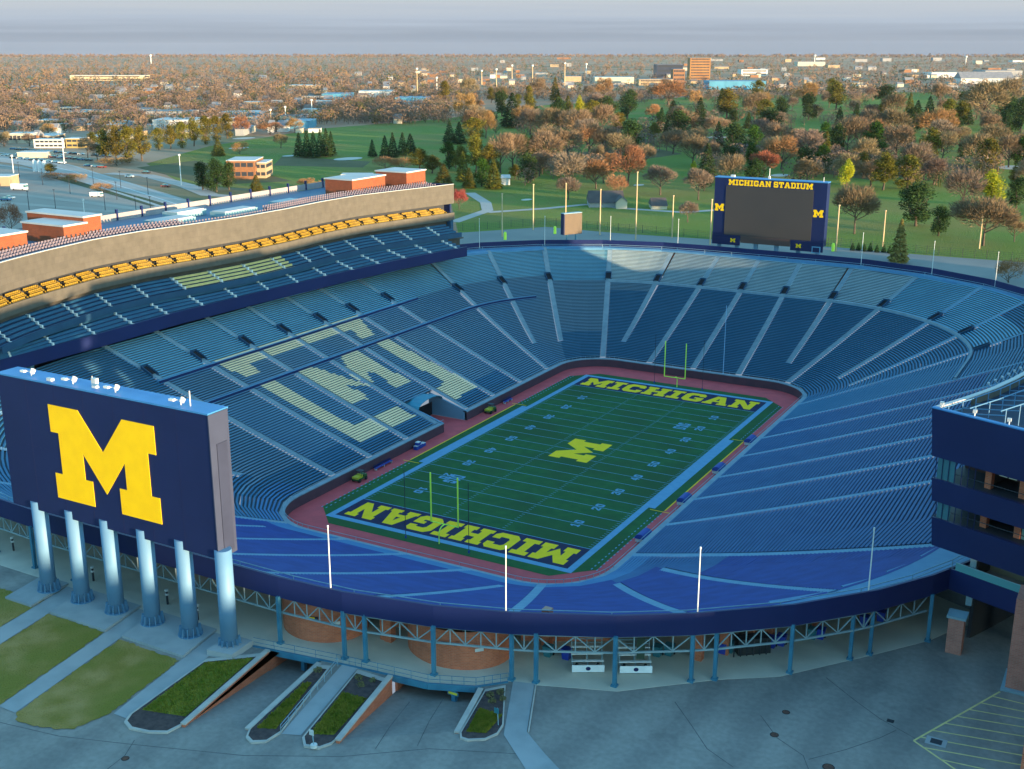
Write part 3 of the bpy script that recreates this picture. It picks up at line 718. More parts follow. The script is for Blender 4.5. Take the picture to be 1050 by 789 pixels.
for px,py,lb in ((779,457,'blue tarp covered cart on the red track farthest up the right side wall'),(746,486,'blue tarp covered cart on the right side track, second from the far corner'),(711,518,'blue tarp covered cart on the right track, level with the near twenty yard line'),(666,555,'blue tarp covered cart on the right side track beside the near end zone')):
    dugout(px, py, lb)

# ------------------------------------------------------------------ the two grandstand towers
FR = [(-84,-82.5),(-86.2,-77.5),(-88.7,-71),(-90.4,-65),(-92.1,-57.8),(-94.6,-44),(-94.6,-30),(-92.4,-16),(-90.8,-1),(-90.8,14.7),(-92.0,30.6),(-91.6,46),(-88.2,61.5),(-85.2,74),(-83.2,82.5)]
def front(y):
    for (x0,y0),(x1,y1) in zip(FR,FR[1:]):
        if y0 <= y <= y1: return x0+(x1-x0)*(y-y0)/(y1-y0)
    return FR[0][0] if y < FR[0][1] else FR[-1][0]
YS = [-82.5+165*k/66 for k in range(67)]
FR2 = [(-83.2,-90),(-83.5,-70),(-83.5,-55),(-84.3,-32),(-83.3,-6),(-81.5,24),(-79.2,47),(-75.2,70),(-73,84)]
def front2(y):
    for (x0,y0),(x1,y1) in zip(FR2,FR2[1:]):
        if y0 <= y <= y1: return x0+(x1-x0)*(y-y0)/(y1-y0)
    return -83
def tower(sg, t):
    """sg = -1: east tower facing +x, sg = +1: its mirror facing -x"""
    def pt(o, y, z, s=1):
        if sg > 0 and o > .2: o = .2+(o-.2)*.3
        elif o > 5.2: o = 2.2+(o-2.2)*(front2(y)-front(y)-2.2)/6.0      # the lower tier runs on its own line
        elif 2.2 < o <= 5.2 and z < 29.6: o = 2.2+(o-2.2)*(front2(y)-front(y)-2.2)/6.0
        return (sg*-1*(front(y)+o), y, z)
    def wall(mb, o, z0, z1, th, ys=YS, m=0, o2=None):
        for a,b in zip(ys,ys[1:]):
            lo = [pt(o-th,a,z0),pt(o,a,z0),pt(o,b,z0),pt(o-th,b,z0)]; hi = [(p[0],p[1],z1) for p in lo]
            if o2 is not None: hi = [pt(o2-th,a,z1),pt(o2,a,z1),pt(o2,b,z1),pt(o2-th,b,z1)]
            if sg > 0: lo = lo[::-1]; hi = hi[::-1]
            mb.hexa(lo, hi, m)
    mb = MB(); wall(mb, 0, 39.2, 44.9, .5, YS if sg < 0 else [y for y in YS if y > -76]); mb.build('stone_parapet', M_STONE, t)
    YB = YS if sg < 0 else [y for y in YS if y > -72]
    mb = MB(); wall(mb, .1, 34.3, 36.5, .4, YB); mb.build('stone_balcony', M_STONE, t)
    mb = MB(); wall(mb, .06, 44.9, 45.02, .62); mb.build('parapet_coping', M_ROOFW, t)
    mb = MB(); wall(mb, -3.6, 36.2, 39.3, .3, YB); wall(mb, -.3, 36.1, 36.4, 3.2, YB); mb.build('club_balcony', M_DARKB, t)
    n = 30; ys0 = -80.5; st = 161/n
    for k in range(n):
        y0 = ys0+k*st+.3; y1 = ys0+(k+1)*st-.3
        if sg > 0 and y0 < -72: continue
        mb = MB()
        def slab(o0, o1, ya, yb, z0, z1):
            lo = [pt(o0,ya,z0),pt(o1,ya,z0),pt(o1,yb,z0),pt(o0,yb,z0)]; hi = [(p[0],p[1],z1) for p in lo]
            if sg > 0: lo = lo[::-1]; hi = hi[::-1]
            mb.hexa(lo, hi)
        for r in range(3):
            mb = MB(); o = -.5-r*.85; z = 36.35+r*.55; m_ = 7; w_ = (y1-y0-.7)/m_
            for q in range(m_):
                ya = y0+(.7 if r % 2 else 0)+q*w_; slab(o-.45, o, ya+.05, ya+w_-.05, z, z+.18); slab(o-.5, o-.42, ya+.05, ya+w_-.05, z+.18, z+.52)
            mb.build('club_seat_row', M_SEATY, t)
        mb = MB()
        for q in range(6): slab(-.6-q*.45, -.2-q*.45, y1-.1-q*.10, y1+.12-q*.10, 36.2+q*.27, 36.5+q*.27)
        mb.build('club_stairs', M_SEATY, t)
    # two blue tiers under the balcony
    def tier(name, oF, zF, zB, rows, o_top, z_top, fmat, y_a, y_b, yellow=None):
        ys = [y for y in YS if y_a <= y <= y_b]
        mb = MB(); wall(mb, oF+.15, zB, zF, .25, ys); mb.build(name+'_fascia', fmat, t)
        mb = MB(); se = MB(); ye = MB(); se2 = MB()
        for r in range(rows):
            o0 = oF-.1-(oF-o_top)*r/rows; o1 = oF-.1-(oF-o_top)*(r+1)/rows
            z = zF-.75+(z_top-zF+.75)*r/rows
            dz = (z_top-zF+.75)/rows
            for a,b in zip(ys,ys[1:]):
                q = [pt(o0,a,z),pt(o0,b,z),pt(o1,b,z),pt(o1,a,z)]
                if sg > 0: q = q[::-1]
                mb.quad(*q); q2 = [pt(o1,a,z),pt(o1,b,z),pt(o1,b,z+dz),pt(o1,a,z+dz)]
                if sg > 0: q2 = q2[::-1]
                mb.quad(*q2)
                yy = yellow and yellow[0] <= (a+b)/2 <= yellow[1]
                lo = [pt(o1+.12,a,z),pt(o1+.52,a,z),pt(o1+.52,b,z),pt(o1+.12,b,z)]; hi = [(p[0],p[1],z+.5) for p in lo]
                if sg > 0: lo = lo[::-1]; hi = hi[::-1]
                (ye if yy else (se2 if yellow and (a+b)/2 > yellow[1] else se)).hexa(lo, hi)
        mb.build(name+'_deck', M_TREADD, t); se.build(name+'_seats', M_SEATB, t)
        if se2.f: se2.build(name+'_seats', M_SEATB, t)
        if ye.f: ye.build(name+'_maize_seats', M_SEATYP, t)
        y = y_a+4
        while y < y_b-2:
            st_ = MB()
            for r in range(rows):
                o0 = oF-.1-(oF-o_top)*r/rows; o1 = oF-.1-(oF-o_top)*(r+1)/rows; z = zF-.75+(z_top-zF+.75)*r/rows
                yo = y-r*.12*0
                lo = [pt(o1+.02,yo-.2,z+.01),pt(o0-.02,yo-.2,z+.01),pt(o0-.02,yo+.2,z+.01),pt(o1+.02,yo+.2,z+.01)]; hi = [(p[0],p[1],z+.56) for p in lo]
                if sg > 0: lo = lo[::-1]; hi = hi[::-1]
                st_.hexa(lo, hi)
            st_.build(name+'_stairs', M_POLEW, t); y += 10.6
    tier('upper_tier', 4.6, 31.1, 29.7, 5, -1.2, 33.2, M_TIERF, -80 if sg < 0 else -40, 81, (-22,12))
    tier('lower_tier', 8.2, 27.9, 25.1, 6, 2.2, 30.0, M_NAVY, -80 if sg < 0 else -40, 76)
    # slabs and the dark back wall behind the tiers
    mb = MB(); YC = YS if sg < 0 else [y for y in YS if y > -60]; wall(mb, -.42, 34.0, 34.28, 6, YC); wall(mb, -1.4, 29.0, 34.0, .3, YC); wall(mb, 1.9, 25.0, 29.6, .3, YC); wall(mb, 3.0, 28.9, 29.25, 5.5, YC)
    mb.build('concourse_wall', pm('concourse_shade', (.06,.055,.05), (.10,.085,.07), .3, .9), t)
    # main block behind, roof terrace
    bx = -118.0; ys = YS
    mb = MB()
    for a,b in zip(ys,ys[1:]):
        lo = [(sg*-1*bx,a,43.5),pt(-.55,a,43.5),pt(-.55,b,43.5),(sg*-1*bx,b,43.5)]; hi = [(p[0],p[1],43.9) for p in lo]
        if sg > 0: lo = lo[::-1]; hi = hi[::-1]
        mb.hexa(lo, hi)
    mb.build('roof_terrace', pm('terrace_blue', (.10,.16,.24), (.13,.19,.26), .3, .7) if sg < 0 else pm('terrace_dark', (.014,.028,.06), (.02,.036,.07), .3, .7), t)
    mb = MB()
    for a,b in zip(ys,ys[1:]):
        for z0,z1 in ((GZ,43.4),):
            lo = [(sg*-1*bx,a,z0),(sg*-1*(bx+.6),a,z0),(sg*-1*(bx+.6),b,z0),(sg*-1*bx,b,z0)]; hi = [(p[0],p[1],z1) for p in lo]
            if sg > 0: lo = lo[::-1]; hi = hi[::-1]
            mb.hexa(lo, hi)
    mb.build('outer_wall', M_BRICK, t)
    mb = MB(); wall(mb, -6.5, GZ, 43.4, .4); mb.build('core_wall', M_DARKB, t)
    # railing with posts at the back edge of the roof
    y = -80
    while y < 80: mb = MB(); mb.box(sg*-1*bx-.25, sg*-1*bx+.25, y-.25, y+.25, 43.9, 46.6); mb.build('roof_post', M_NAVY, t); y += 8
    mb = MB(); mb.box(min(sg*-bx-.1,sg*-bx+.1), max(sg*-bx-.1,sg*-bx+.1), -81, 81, 44.0, 45.6 if sg < 0 else 47.5); mb.build('roof_screen', pm('screen_mauve', (.34,.30,.30), (.28,.25,.26), .3, .7), t)  # west screen made taller, out of view, to shade its roof
    return pt
east = thing('grandstand_tower', 'long stone faced grandstand tower with gold club seats along the left side', 'grandstand tower', (-95,0,GZ))
pt = tower(-1, east)
# terrace seats, plant and brick penthouses of the east roof
mb = MB()
for r in range(3):
    y = -78
    while y < 78:
        if not (-16 < y < 12 and r > 0):
            o = -2.2-r*1.5; p = pt(o, y, 44.0+r*.25); mb.box(p[0]-.3,p[0]+.3,y-.28,y+.28,43.9,44.7+r*.25); mb.box(p[0]-.36,p[0]-.27,y-.28,y+.28,44.7+r*.25,45.25+r*.25)
        y += .95
mb.build('terrace_chairs', pm('chair_pink', (.20,.16,.19), (.15,.13,.17), 1.0, .6), east)
for x0,x1,y0,y1,h in ((-112.5,-99.5,-47.5,-41.4,3.8),(-118.5,-100.5,-41.2,-36.4,4.9),(-112,-98,-66,-58,4.2),(-106,-96.5,50,66,4.4),(-103,-92,70.5,80.5,4.9)):
    mb = MB(); mb.box(x0,x1,y0,y1,43.9,43.9+h); o = mb.build('roof_penthouse', M_BRICKO, east)
    mb = MB(); mb.box(x0-.25,x1+.25,y0-.25,y1+.25,43.9+h,44.25+h); mb.build('penthouse_roof', M_ROOFW, o)
    n = int((y1-y0)/1.2)
    for k in range(n):
        mb = MB(); y = y0+.6+k*(y1-y0)/n; mb.box(x1+.004,x1+.05,y-.2,y+.2,45.0,45.9); mb.build('window', M_DARKB, o)
for x0,x1,y0,y1,h in ((-105,-99,-20,-9,1.3),(-111,-106,-8,2,1.5),(-103,-98,0,12,1.2),(-105,-100,24,33,.8)):
    mb = MB(); mb.box(x0,x1,y0,y1,44.0,44+h); o = mb.build('roof_plant', pm('plant_cyan', (.22,.36,.40), (.19,.32,.36), .5, .6), east)
    mb = MB(); mb.box(x0+.4,x1-.4,y0+.4,y1-.4,44+h,44.12+h); mb.build('plant_lid', M_ROOFW, o)
# curved glazed lower roof along the outer side
mb = MB()
for a,b in zip(YS,YS[1:]):
    for k in range(5):
        def g(y,k): e = 24*math.cos((y-18)/75*PI/2) if abs(y-18) < 75 else 0; tt = k/5; return (-118.3-tt*(3+e), y, 40.5-3*tt*tt)
        mb.quad(g(a,k+1),g(a,k),g(b,k),g(b,k+1))
mb.build('lower_roof', pm('lower_roof_blue', (.10,.28,.42), (.08,.24,.38), .2, .4), east)
mb = MB(); mb.box(-84.6,-83.4,80.7,82.3,25,34.2); mb.build('end_post', M_TIERF, east)

for y0, y1 in ((-83.1,-82.6),(82.6,83.1)):
    mb = MB(); mb.box(-117.9,-84.8,y0,y1,28.6,44.8); mb.build('end_panel', M_NAVYD, east)
    mb = MB(); mb.box(-117.9,-91,y0+.1,y1-.1,GZ,28.59); mb.build('end_wall', M_BRICK, east)
west = thing('press_tower', 'navy press tower with open balcony bands at the far right edge', 'press tower', (98,-60,GZ))
pw = tower(1, west)
# its near end wall
E0 = Vector((84,-82.5,0)); ED = Vector((.934,-.357,0)); EN = Vector((-.357,-.934,0))
def ep(s, z, o=0.0):
    P = E0+ED*s+EN*o; return (P.x+.105*(44.9-z)*.934*0, P.y, z)
def lean(z): return (44.9-z)*.107
LEN = 30
def epanel(mb, z0, z1, s0=None, s1=LEN, th=.5, m=0, o=0.0):
    a0 = lean(z0) if s0 is None else s0; a1 = lean(z1) if s0 is None else s0
    lo = [ep(a0,z0,o),ep(s1,z0,o),ep(s1,z0,o-th),ep(a0,z0,o-th)]; hi = [ep(a1,z1,o),ep(s1,z1,o),ep(s1,z1,o-th),ep(a1,z1,o-th)]
    if (Vector(lo[1])-Vector(lo[0])).cross(Vector(lo[2])-Vector(lo[1])).z < 0: lo = lo[::-1]; hi = hi[::-1]
    mb.hexa(lo, hi, m)
for z0,z1 in ((39.3,44.9),(34.0,36.7),(28.6,32.0)):
    mb = MB(); epanel(mb, z0, z1); mb.build('end_panel', M_NAVYD, west)
mb = MB(); epanel(mb, 44.9, 45.05, o=.05, th=.6); mb.build('end_coping', M_BLUECAP, west)
for z0,z1 in ((36.7,39.3),(32.0,34.0)):
    mb = MB(); epanel(mb, z0-.12, z0-.002, 1.2, LEN, 8, o=-.55); epanel(mb, z1+.01, z1+.12, 1.2, LEN, 8, o=-.55); mb.build('balcony_floor', M_DARKB, west)
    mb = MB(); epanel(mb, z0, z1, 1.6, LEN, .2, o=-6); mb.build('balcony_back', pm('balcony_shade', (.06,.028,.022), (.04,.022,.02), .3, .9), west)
    for s in (6.4,10.4,15,20):
        mb = MB(); epanel(mb, z0, z1, s, s+.75, .7, o=-1.6); mb.build('brick_pier', M_BRICK, west)
    mb = MB(); epanel(mb, z0, z1, 11.2, 11.95, .4, o=-1.8); mb.build('lit_glazing', M_GLASSG, west)
    if z0 > 36:
        for s in (8.2,9.3): 
            mb = MB(); epanel(mb, z1-.55, z1-.15, s, s+.9, .1, o=-1.2); mb.build('ceiling_panel', pm('ceiling_cream', (.75,.78,.60), rough=.6), west)
    mb = MB()
    for k in range(7):
        s = lean((z0+z1)/2)+.35+k*.8; epanel(mb, z0, z1, s, s+.07, .07, o=-.2)
    mb.build('window_mullion', M_NAVYD, west)
    mb = MB(); epanel(mb, z0+.02, z1-.02, lean(z0)+.4, 3.4, .03, o=-.3); mb.build('window_glass', M_GLASS, west)
    mb = MB(); epanel(mb, z0+1.05, z0+1.13, 3.5, LEN, .06, o=-.25); mb.build('balcony_rail', M_DARKB, west)
# rim fascia and balcony carried under the tower end
mb = MB(); epanel(mb, 23.4, 26.0, 3.6, LEN, .3, o=-1.0); mb.build('walk_fascia', M_NAVY, west)
mb = MB(); epanel(mb, 25.3, 25.6, 3.6, LEN, 7, o=-1.31); mb.build('walk_floor', M_CONCL, west)
mb = MB(); epanel(mb, 26.0, 26.9, 4.4, LEN, .05, o=-1.1); mb.build('walk_glass', pm('rail_teal', (.10,.28,.30), rough=.3), west)
mb = MB(); epanel(mb, 26.9, 26.98, 4.4, LEN, .09, o=-1.08); mb.build('walk_handrail', M_STEELL, west)
mb = MB(); epanel(mb, 25.6, 28.6, 6.2, LEN, .3, o=-5); mb.build('walk_back_wall', pm('back_cream', (.34,.30,.20), (.28,.25,.18), .4, .8), west)
mb = MB(); P = ep(6.1, 0, -1.9); mb.box(P[0]-.34,P[0]+.34,P[1]-.34,P[1]+.34,22.0,28.6); mb.build('steel_post', M_STEELL, west)
mb = MB(); mb.box(88.9,90.6,-87.4,-85.7,GZ,22.0); mb.build('brick_pier', M_BRICKP, west)
mb = MB(); mb.box(88.7,90.8,-87.6,-85.5,22.0,22.3); mb.build('pier_cap', M_STEELL, west)
mb = MB(); mb.box(96.0,101.5,-92.6,-88.6,GZ,28.3); mb.build('brick_pier', M_BRICKP, west)
mb = MB(); mb.box(95.6,102,-93.2,-88.2,GZ,GZ+.22); mb.build('pier_plinth', M_STEELL, west)
for x,y in ((96,-80),(104,-72),(96,-66),(104,-58)):
    mb = MB(); mb.box(x-.7,x+.7,y-.7,y+.7,GZ,28.3); mb.build('brick_pier', M_BRICKP, west)
mb = MB(); mb.box(99.5,122,-112,-93.6,GZ,46.5); o = mb.build('stair_block', M_BRICK, west)
mb = MB(); mb.box(99.2,122.3,-112.3,-93.4,46.502,47.0); mb.build('block_roof', M_ROOFW, o)
mb = MB(); mb.box(104,117,-80,-30,43.9,47.3); o = mb.build('roof_penthouse', M_BRICKO, west)  # unseen block added to keep low sun off the terrace rails
mb = MB(); mb.box(103.7,117.3,-80.3,-29.7,47.302,47.6); mb.build('penthouse_roof', M_ROOFW, o)
# roof rails and lamps
mb = MB(); y = -81.5
while y < 70:
    f = -front(y)
    mb.bar((f+1.2,y,44.3),(f+7.5,y-2.4,44.3+1.3),.06); mb.bar((f+1.2,y,43.9),(f+1.2,y,45.2),.05); mb.bar((f+4.2,y-1.1,43.9),(f+4.2,y-1.1,45.9),.05); mb.bar((f+7.5,y-2.4,43.9),(f+7.5,y-2.4,46.4),.05)
    y += 2.6
for o,z in ((1.2,45.2),(4.2,45.9),(7.5,46.4)):
    for a,b in zip(YS[:-4],YS[1:-4]): mb.bar((-front(a)+o,a-.36*o,z),(-front(b)+o,b-.36*o,z),.06)
mb.build('terrace_rails', pm('rail_blue', (.08,.20,.34), rough=.5), west)
mb = MB(); mb.prism([(97,-80),(103.5,-82.5),(103.5,-50),(97,-50)], 43.9, 45.3); mb.build('roof_canopy', pm('canopy_pale', (.16,.40,.52), rough=.5), west)
for k in range(12):
    y = -70+k*1.9; x = -front(y)-.7
    mb = MB(); mb.bar((x+.7,y,44.6),(x,y,45.2),.05); mb.box(x-.14,x+.14,y-.2,y+.2,45.2,45.4); mb.build('edge_lamp', pm('lamp_grey', (.30,.36,.42), rough=.5), west)
for s in (.9,4.9,8.9):
    P = ep(s, 44.9, -.5); mb = MB(); mb.bar((P[0],P[1],43.9),(P[0],P[1],45.7),.06)
    mb.box(P[0]-.2,P[0]+.2,P[1]-.2,P[1]+.2,45.4,45.75); mb.build('roof_camera', M_GALV, west)

# ------------------------------------------------------------------ scoreboards
nb = thing('scoreboard', 'giant navy scoreboard with a yellow block letter on its back, standing on six tall columns', 'scoreboard', (-.5,-126.5,GZ), 'stadium scoreboards')
BX0, BX1, BY0, BY1, BZ0, BZ1 = -17.6, 16.6, -127.6, -124.6, 29.1, 46.1
mb = MB(); mb.box(BX0,BX1-.02,BY0,BY1,BZ0,BZ1-.05); mb.build('board_housing', M_NAVYD, nb)
mb = MB(); mb.box(BX1-.018,BX1+.12,BY0-.05,BY1,BZ0-.05,BZ1); o = mb.build('side_panel', M_SIDE, nb)
mb = MB(); mb.box(BX1+.13,BX1+.2,BY0+.9,BY1-.5,BZ0+.4,BZ1-3.6); mb.build('side_door', pm('side_dark', (.034,.042,.078), (.028,.035,.066), .5, .6), o)
mb = MB(); mb.box(BX0-.1,BX1+.12,BY0-.1,BY1+.1,BZ1-.048,BZ1+.15); mb.build('top_deck', M_BLUECAP, nb)
mb = MB(); solid_letter(mb, LET['M'][1], lambda u,v: (-9.0+u*17.3, BY0-.002, 31.6+v*11.9), (0,-.05,0)); mb.build('board_emblem', M_MAIZE, nb)
mb = MB()
for k in range(1,7): mb.box(BX0+k*(BX1-BX0)/7-.02,BX0+k*(BX1-BX0)/7+.02,BY0-.012,BY0-.002,BZ0,BZ1-.1)
for z in (33.3,37.6,41.9): mb.box(BX0,BX1-.1,BY0-.010,BY0-.003,z-.015,z+.015)
mb.build('panel_seams', pm('seam_navy', (.010,.012,.06), rough=.6), nb)
mb = MB(); mb.box(BX0+1.5,BX1-1.5,BY1+.002,BY1+.1,BZ0+1.5,BZ1-2.5); mb.build('display_screen', M_SCREEN, nb)
CX = [-13.7,-7.6,-1.6,4.5,10.6,16.7]; CY = -126.9
for x in CX:
    mb = MB(); mb.bar((x,CY,GZ+.3),(x,CY,BZ0+1.0), .97, n=28); o = mb.build('column', M_COLUMN, nb, smooth=False)
    for p in o.data.polygons:
        if len(p.vertices) == 4: p.use_smooth = True
    mb = MB(); mb.bar((x,CY,GZ+.25),(x,CY,GZ+.40),1.45,n=24)
    for k in range(12):
        a = 2*PI*k/12; c, s = math.cos(a), math.sin(a)
        i0 = Vector((x+c*.96,CY+s*.96,GZ+.4)); i1 = Vector((x+c*1.42,CY+s*1.42,GZ+.4)); tt = Vector((-s,c,0))*.05
        top = Vector((x+c*.96,CY+s*.96,GZ+1.45)); tp2 = Vector((x+c*1.25,CY+s*1.25,GZ+1.45))
        lo = [i0-tt,i1-tt,i1+tt,i0+tt]; hi = [top-tt,tp2-tt,tp2+tt,top+tt]
        mb.hexa(lo, hi)
    mb.build('base_flange', pm('flange_paint', (.10,.22,.34), (.08,.2,.32), .5, .5), o)
for k, x in enumerate((-12.6,-5.4,1.6,11.8)):
    mb = MB(); mb.bar((x,-126.6,BZ1+.15),(x,-126.6,BZ1+.7),.07); mb.bar((x,-126.6,BZ1+.7),(x-.9,-127.0,BZ1+.75),.05)
    mb.build('lamp_bracket', M_GALV, nb)
    mb = MB(); mb.bar((x+.1,-126.6,BZ1+.55),(x+.3,-126.5,BZ1+.95),.3,n=12); mb.box(x-1.3,x-.6,-127.2,-126.8,BZ1+.6,BZ1+.85); mb.build('floodlight', pm('lamp_white', (.75,.72,.66), rough=.4), nb)
mb = MB(); mb.box(-9.3,-8.5,-127.2,-126.7,BZ1+.15,BZ1+.5); mb.bar((-2.3,-126.4,BZ1),(-2.3,-126.4,BZ1+1.5),.05); mb.box(-2.2,-1.5,-126.7,-126.2,BZ1+.15,BZ1+1.3); mb.bar((13.0,-126.4,BZ1),(13.0,-126.4,BZ1+1.9),.07)
mb.build('antenna', M_GALV, nb)

fb = thing('scoreboard', 'far video scoreboard with dark screen reading MICHIGAN STADIUM across the top', 'scoreboard', (-1.2,133,GZ), 'stadium scoreboards')
fy = 131.0
mb = MB(); mb.box(-18.6,16.1,fy,fy+3.2,27.0,45.85); mb.build('board_housing', M_NAVYD, fb)
mb = MB(); mb.box(-18.7,16.2,fy-.1,fy+3.3,45.852,46.1); mb.build('top_deck', M_BLUECAP, fb)
mb = MB(); mb.box(-14.9,12.2,fy-.12,fy-.002,28.5,43.5); mb.build('display_screen', M_SCREEN, fb)
mb = MB(); mb.box(-18.6,-9.6,fy-.2,fy-.002,25.4,28.3); mb.build('lower_panel', M_NAVYD, fb); mb = MB(); mb.box(6.2,16.1,fy-.2,fy-.002,25.3,28.3); mb.build('lower_panel', M_NAVYD, fb)
mb = MB(); mb.box(-9.5,6.1,fy-.14,fy-.002,26.3,28.45); mb.build('ribbon_screen', pm('ribbon_brown', (.09,.055,.05), rough=.5), fb)
mb = MB(); letters(mb, 'MICHIGAN', 13.3, 1.75, lambda u,v: (-14.2+u, fy-.03, 43.75+v)); mb.build('lettering', M_MAIZE, fb)
mb = MB(); letters(mb, 'STADIUM', 11.9, 1.75, lambda u,v: (-.1+u, fy-.03, 43.75+v)); mb.build('lettering', M_MAIZE, fb)
for x, z, w, h in ((-16.75,36.8,3.0,2.2),(13.95,36.8,3.0,2.2),(-11.9,26.9,1.6,1.2),(8.7,26.8,1.6,1.2)):
    yy = fy-.03 if w > 2 else fy-.23
    mb = MB(); mb.poly([(x-w/2+p[0]*w, yy, z-h/2+p[1]*h) for p in LET['M'][1]]); mb.build('board_emblem', M_MAIZE, fb)
mb = MB(); mb.box(12.8,15.4,fy-.32,fy-.22,25.0,27.0); o = mb.build('corner_sign', M_WHITE, fb)
mb = MB(); mb.box(13.1,15.1,fy-.36,fy-.33,25.3,26.7); mb.build('sign_face', M_NAVYD, o)
for x in (-16.8,-11,-5,1.5,8.3,14.2):
    mb = MB(); mb.bar((x,fy+1.5,GZ),(x,fy+1.5,27.0),.7,n=12); mb.build('column', M_COLUMN, fb)
mb = MB(); mb.bar((-2,fy+1.5,46),(-2,fy+1.5,49.2),.08); mb.box(-2.3,-1.7,fy+1.2,fy+1.8,46.1,46.9); mb.box(-14,-12.8,fy+1,fy+2,46.1,46.7); mb.bar((14.5,fy+1.5,46),(14.5,fy+1.5,47.4),.07); mb.build('antenna', M_GALV, fb)

sb = thing('rear_display', 'small tan backed display board standing behind the far left rim', 'display board', (-66,131,GZ))
A = at(571,247,23.5); B = at(594,246,23.5)
Pa = Vector((-63.5,127,0)); Pb = Vector((-70.0,134.5,0))
Pa = Vector((-71.2,131.2,0)); Pb = Vector((-67.7,137.6,0))
mb = MB(); mb.obox(Pa, Pb, 1.9, 24.0, 31.0); mb.build('board_housing', M_NAVYD, sb)
d = (Pb-Pa).normalized(); nrm = Vector((d.y,-d.x,0))
mb = MB(); q0 = Pa+nrm*1.0+d*.3; q1 = Pb+nrm*1.0-d*.02; mb.obox(q0, q1, .08, 24.1, 30.9); mb.build('tan_panel', pm('tan_panel', (.115,.082,.055), (.10,.072,.048), .3, .6), sb)
mb = MB(); mb.obox(Pa, Pb, 2.0, 31.002, 31.2); mb.build('top_trim', M_STEELL, sb)
for k in (.25,.75):
    p = Pa.lerp(Pb,k); mb = MB(); mb.bar((p.x,p.y,GZ),(p.x,p.y,24.0),.25,n=8); mb.build('post', M_STEEL, sb)

# ------------------------------------------------------------------ street level
def slx(x0, y): return x0-.165*(y+128)           # the walks run slightly askew to the board
def bowl_loop(d): return [tuple(upos(u,R0+d)[0][:2]) for u in uring[:-1]]
H1 = [(23.73,-140.6),(29.68,-138.6),(25.87,-111),(19.0,-111)]
H2 = [(39.28,-135.4),(48.53,-128.6),(43.52,-109),(34.02,-109)]
mb = MB(); mb.poly([(CAM[0]+9700*math.cos(k*PI/60),CAM[1]+9700*math.sin(k*PI/60)) for k in range(120)], GZ-.05, holes=[bowl_loop(44.2), H1, H2])
def ground_mat():
    m, nt, b = nt_mat('ground_cover'); N = nt.nodes; L = nt.links
    geo = N.new('ShaderNodeNewGeometry')
    def ns(s, d=5):
        n = N.new('ShaderNodeTexNoise'); n.inputs['Scale'].default_value = s; n.inputs['Detail'].default_value = d; L.new(geo.outputs['Position'], n.inputs['Vector']); return n.outputs['Fac']
    def mixr(src, lo, hi, A, B):
        r = N.new('ShaderNodeMapRange'); r.inputs['From Min'].default_value = lo; r.inputs['From Max'].default_value = hi; L.new(src, r.inputs['Value'])
        x = N.new('ShaderNodeMix'); x.data_type = 'RGBA'; L.new(r.outputs['Result'], x.inputs['Factor'])
        for k, v in (('A',A),('B',B)):
            if isinstance(v, tuple): x.inputs[k].default_value = (*v,1)
            else: L.new(v, x.inputs[k])
        return x.outputs['Result']
    a = mixr(ns(.02), .4, .6, (.34,.165,.085), (.40,.21,.11))
    a = mixr(ns(.004,3), .55, .62, a, (.13,.12,.04))
    a = mixr(ns(.0013,4), .56, .64, a, (.34,.23,.15))
    L.new(a, b.inputs['Base Color']); b.inputs['Roughness'].default_value = .95
    return m
struct(mb.build('ground', ground_mat()))
golf_px = [(150,168),(215,150),(330,132),(455,122),(560,108),(700,100),(1050,92),(1180,92),(1250,310),(1050,296),(860,256),(640,243),(470,240),(462,205),(300,196),(190,190)]
gm = pm('golf_grass', (.105,.180,.016), (.15,.205,.026), .012, .95, c3=(.19,.185,.035), scale3=.02, bump=1.0, bscale=1.6, bdist=.8)
mb = MB(); mb.poly([tuple(at(*q)[:2]) for q in golf_px], GZ+.0); struct(mb.build('golf_course', gm))
rough = pm('golf_rough', (.085,.080,.025), (.12,.10,.04), .06, .95)
mb = MB()
for q in ([(140,172),(200,165),(262,176),(300,186),(215,190)],[(290,160),(380,166),(372,172),(280,170)],[(830,176),(940,165),(1000,170),(900,186)],[(560,160),(660,150),(700,158),(600,172)]):
    mb.poly([tuple(at(*p)[:2]) for p in q], GZ+.03)
struct(mb.build('golf_rough', rough))
mb = MB()
for x,y,w in ((250,142,9),(297,160,6),(357,163,12),(245,152,8),(540,205,5),(735,141,10),(880,165,12),(1038,172,14),(655,190,5),(930,147,7),(800,180,9)):
    P = at(x,y); r = w/ppm(P); mb.poly([(P.x+r*math.cos(k*PI/7),P.y+1.6*r*math.sin(k*PI/7)) for k in range(14)], GZ+.06)
struct(mb.build('sand_bunkers', pm('sand', (.55,.50,.42), (.48,.44,.38), .1, .9)))
def path(name, pts, w, z, mat, close=False):
    mb = MB(); P = [at(*p) for p in pts]; L_ = []; R_ = []
    for k, p in enumerate(P):
        a = P[max(k-1,0)]; b = P[min(k+1,len(P)-1)]; d = (b-a); d.z = 0; d.normalize(); n = Vector((-d.y,d.x,0))*w/2; L_.append(p+n); R_.append(p-n)
    for k in range(len(P)-1): mb.quad((R_[k].x,R_[k].y,z),(R_[k+1].x,R_[k+1].y,z),(L_[k+1].x,L_[k+1].y,z),(L_[k].x,L_[k].y,z))
    return struct(mb.build(name, mat))
path('golf_path', [(465,228),(500,216),(498,208),(490,203),(482,198)], 5, GZ+.05, M_ASPH2)
path('golf_path', [(500,218),(560,214),(600,210),(640,214),(700,218),(760,214)], 4.5, GZ+.055, M_ASPH2)
M_WHITEL = pm('road_paint', (.6,.6,.58), rough=.8)
M_SLOT = pm('south_paving', (.24,.23,.21), (.19,.19,.18), .05, .9)
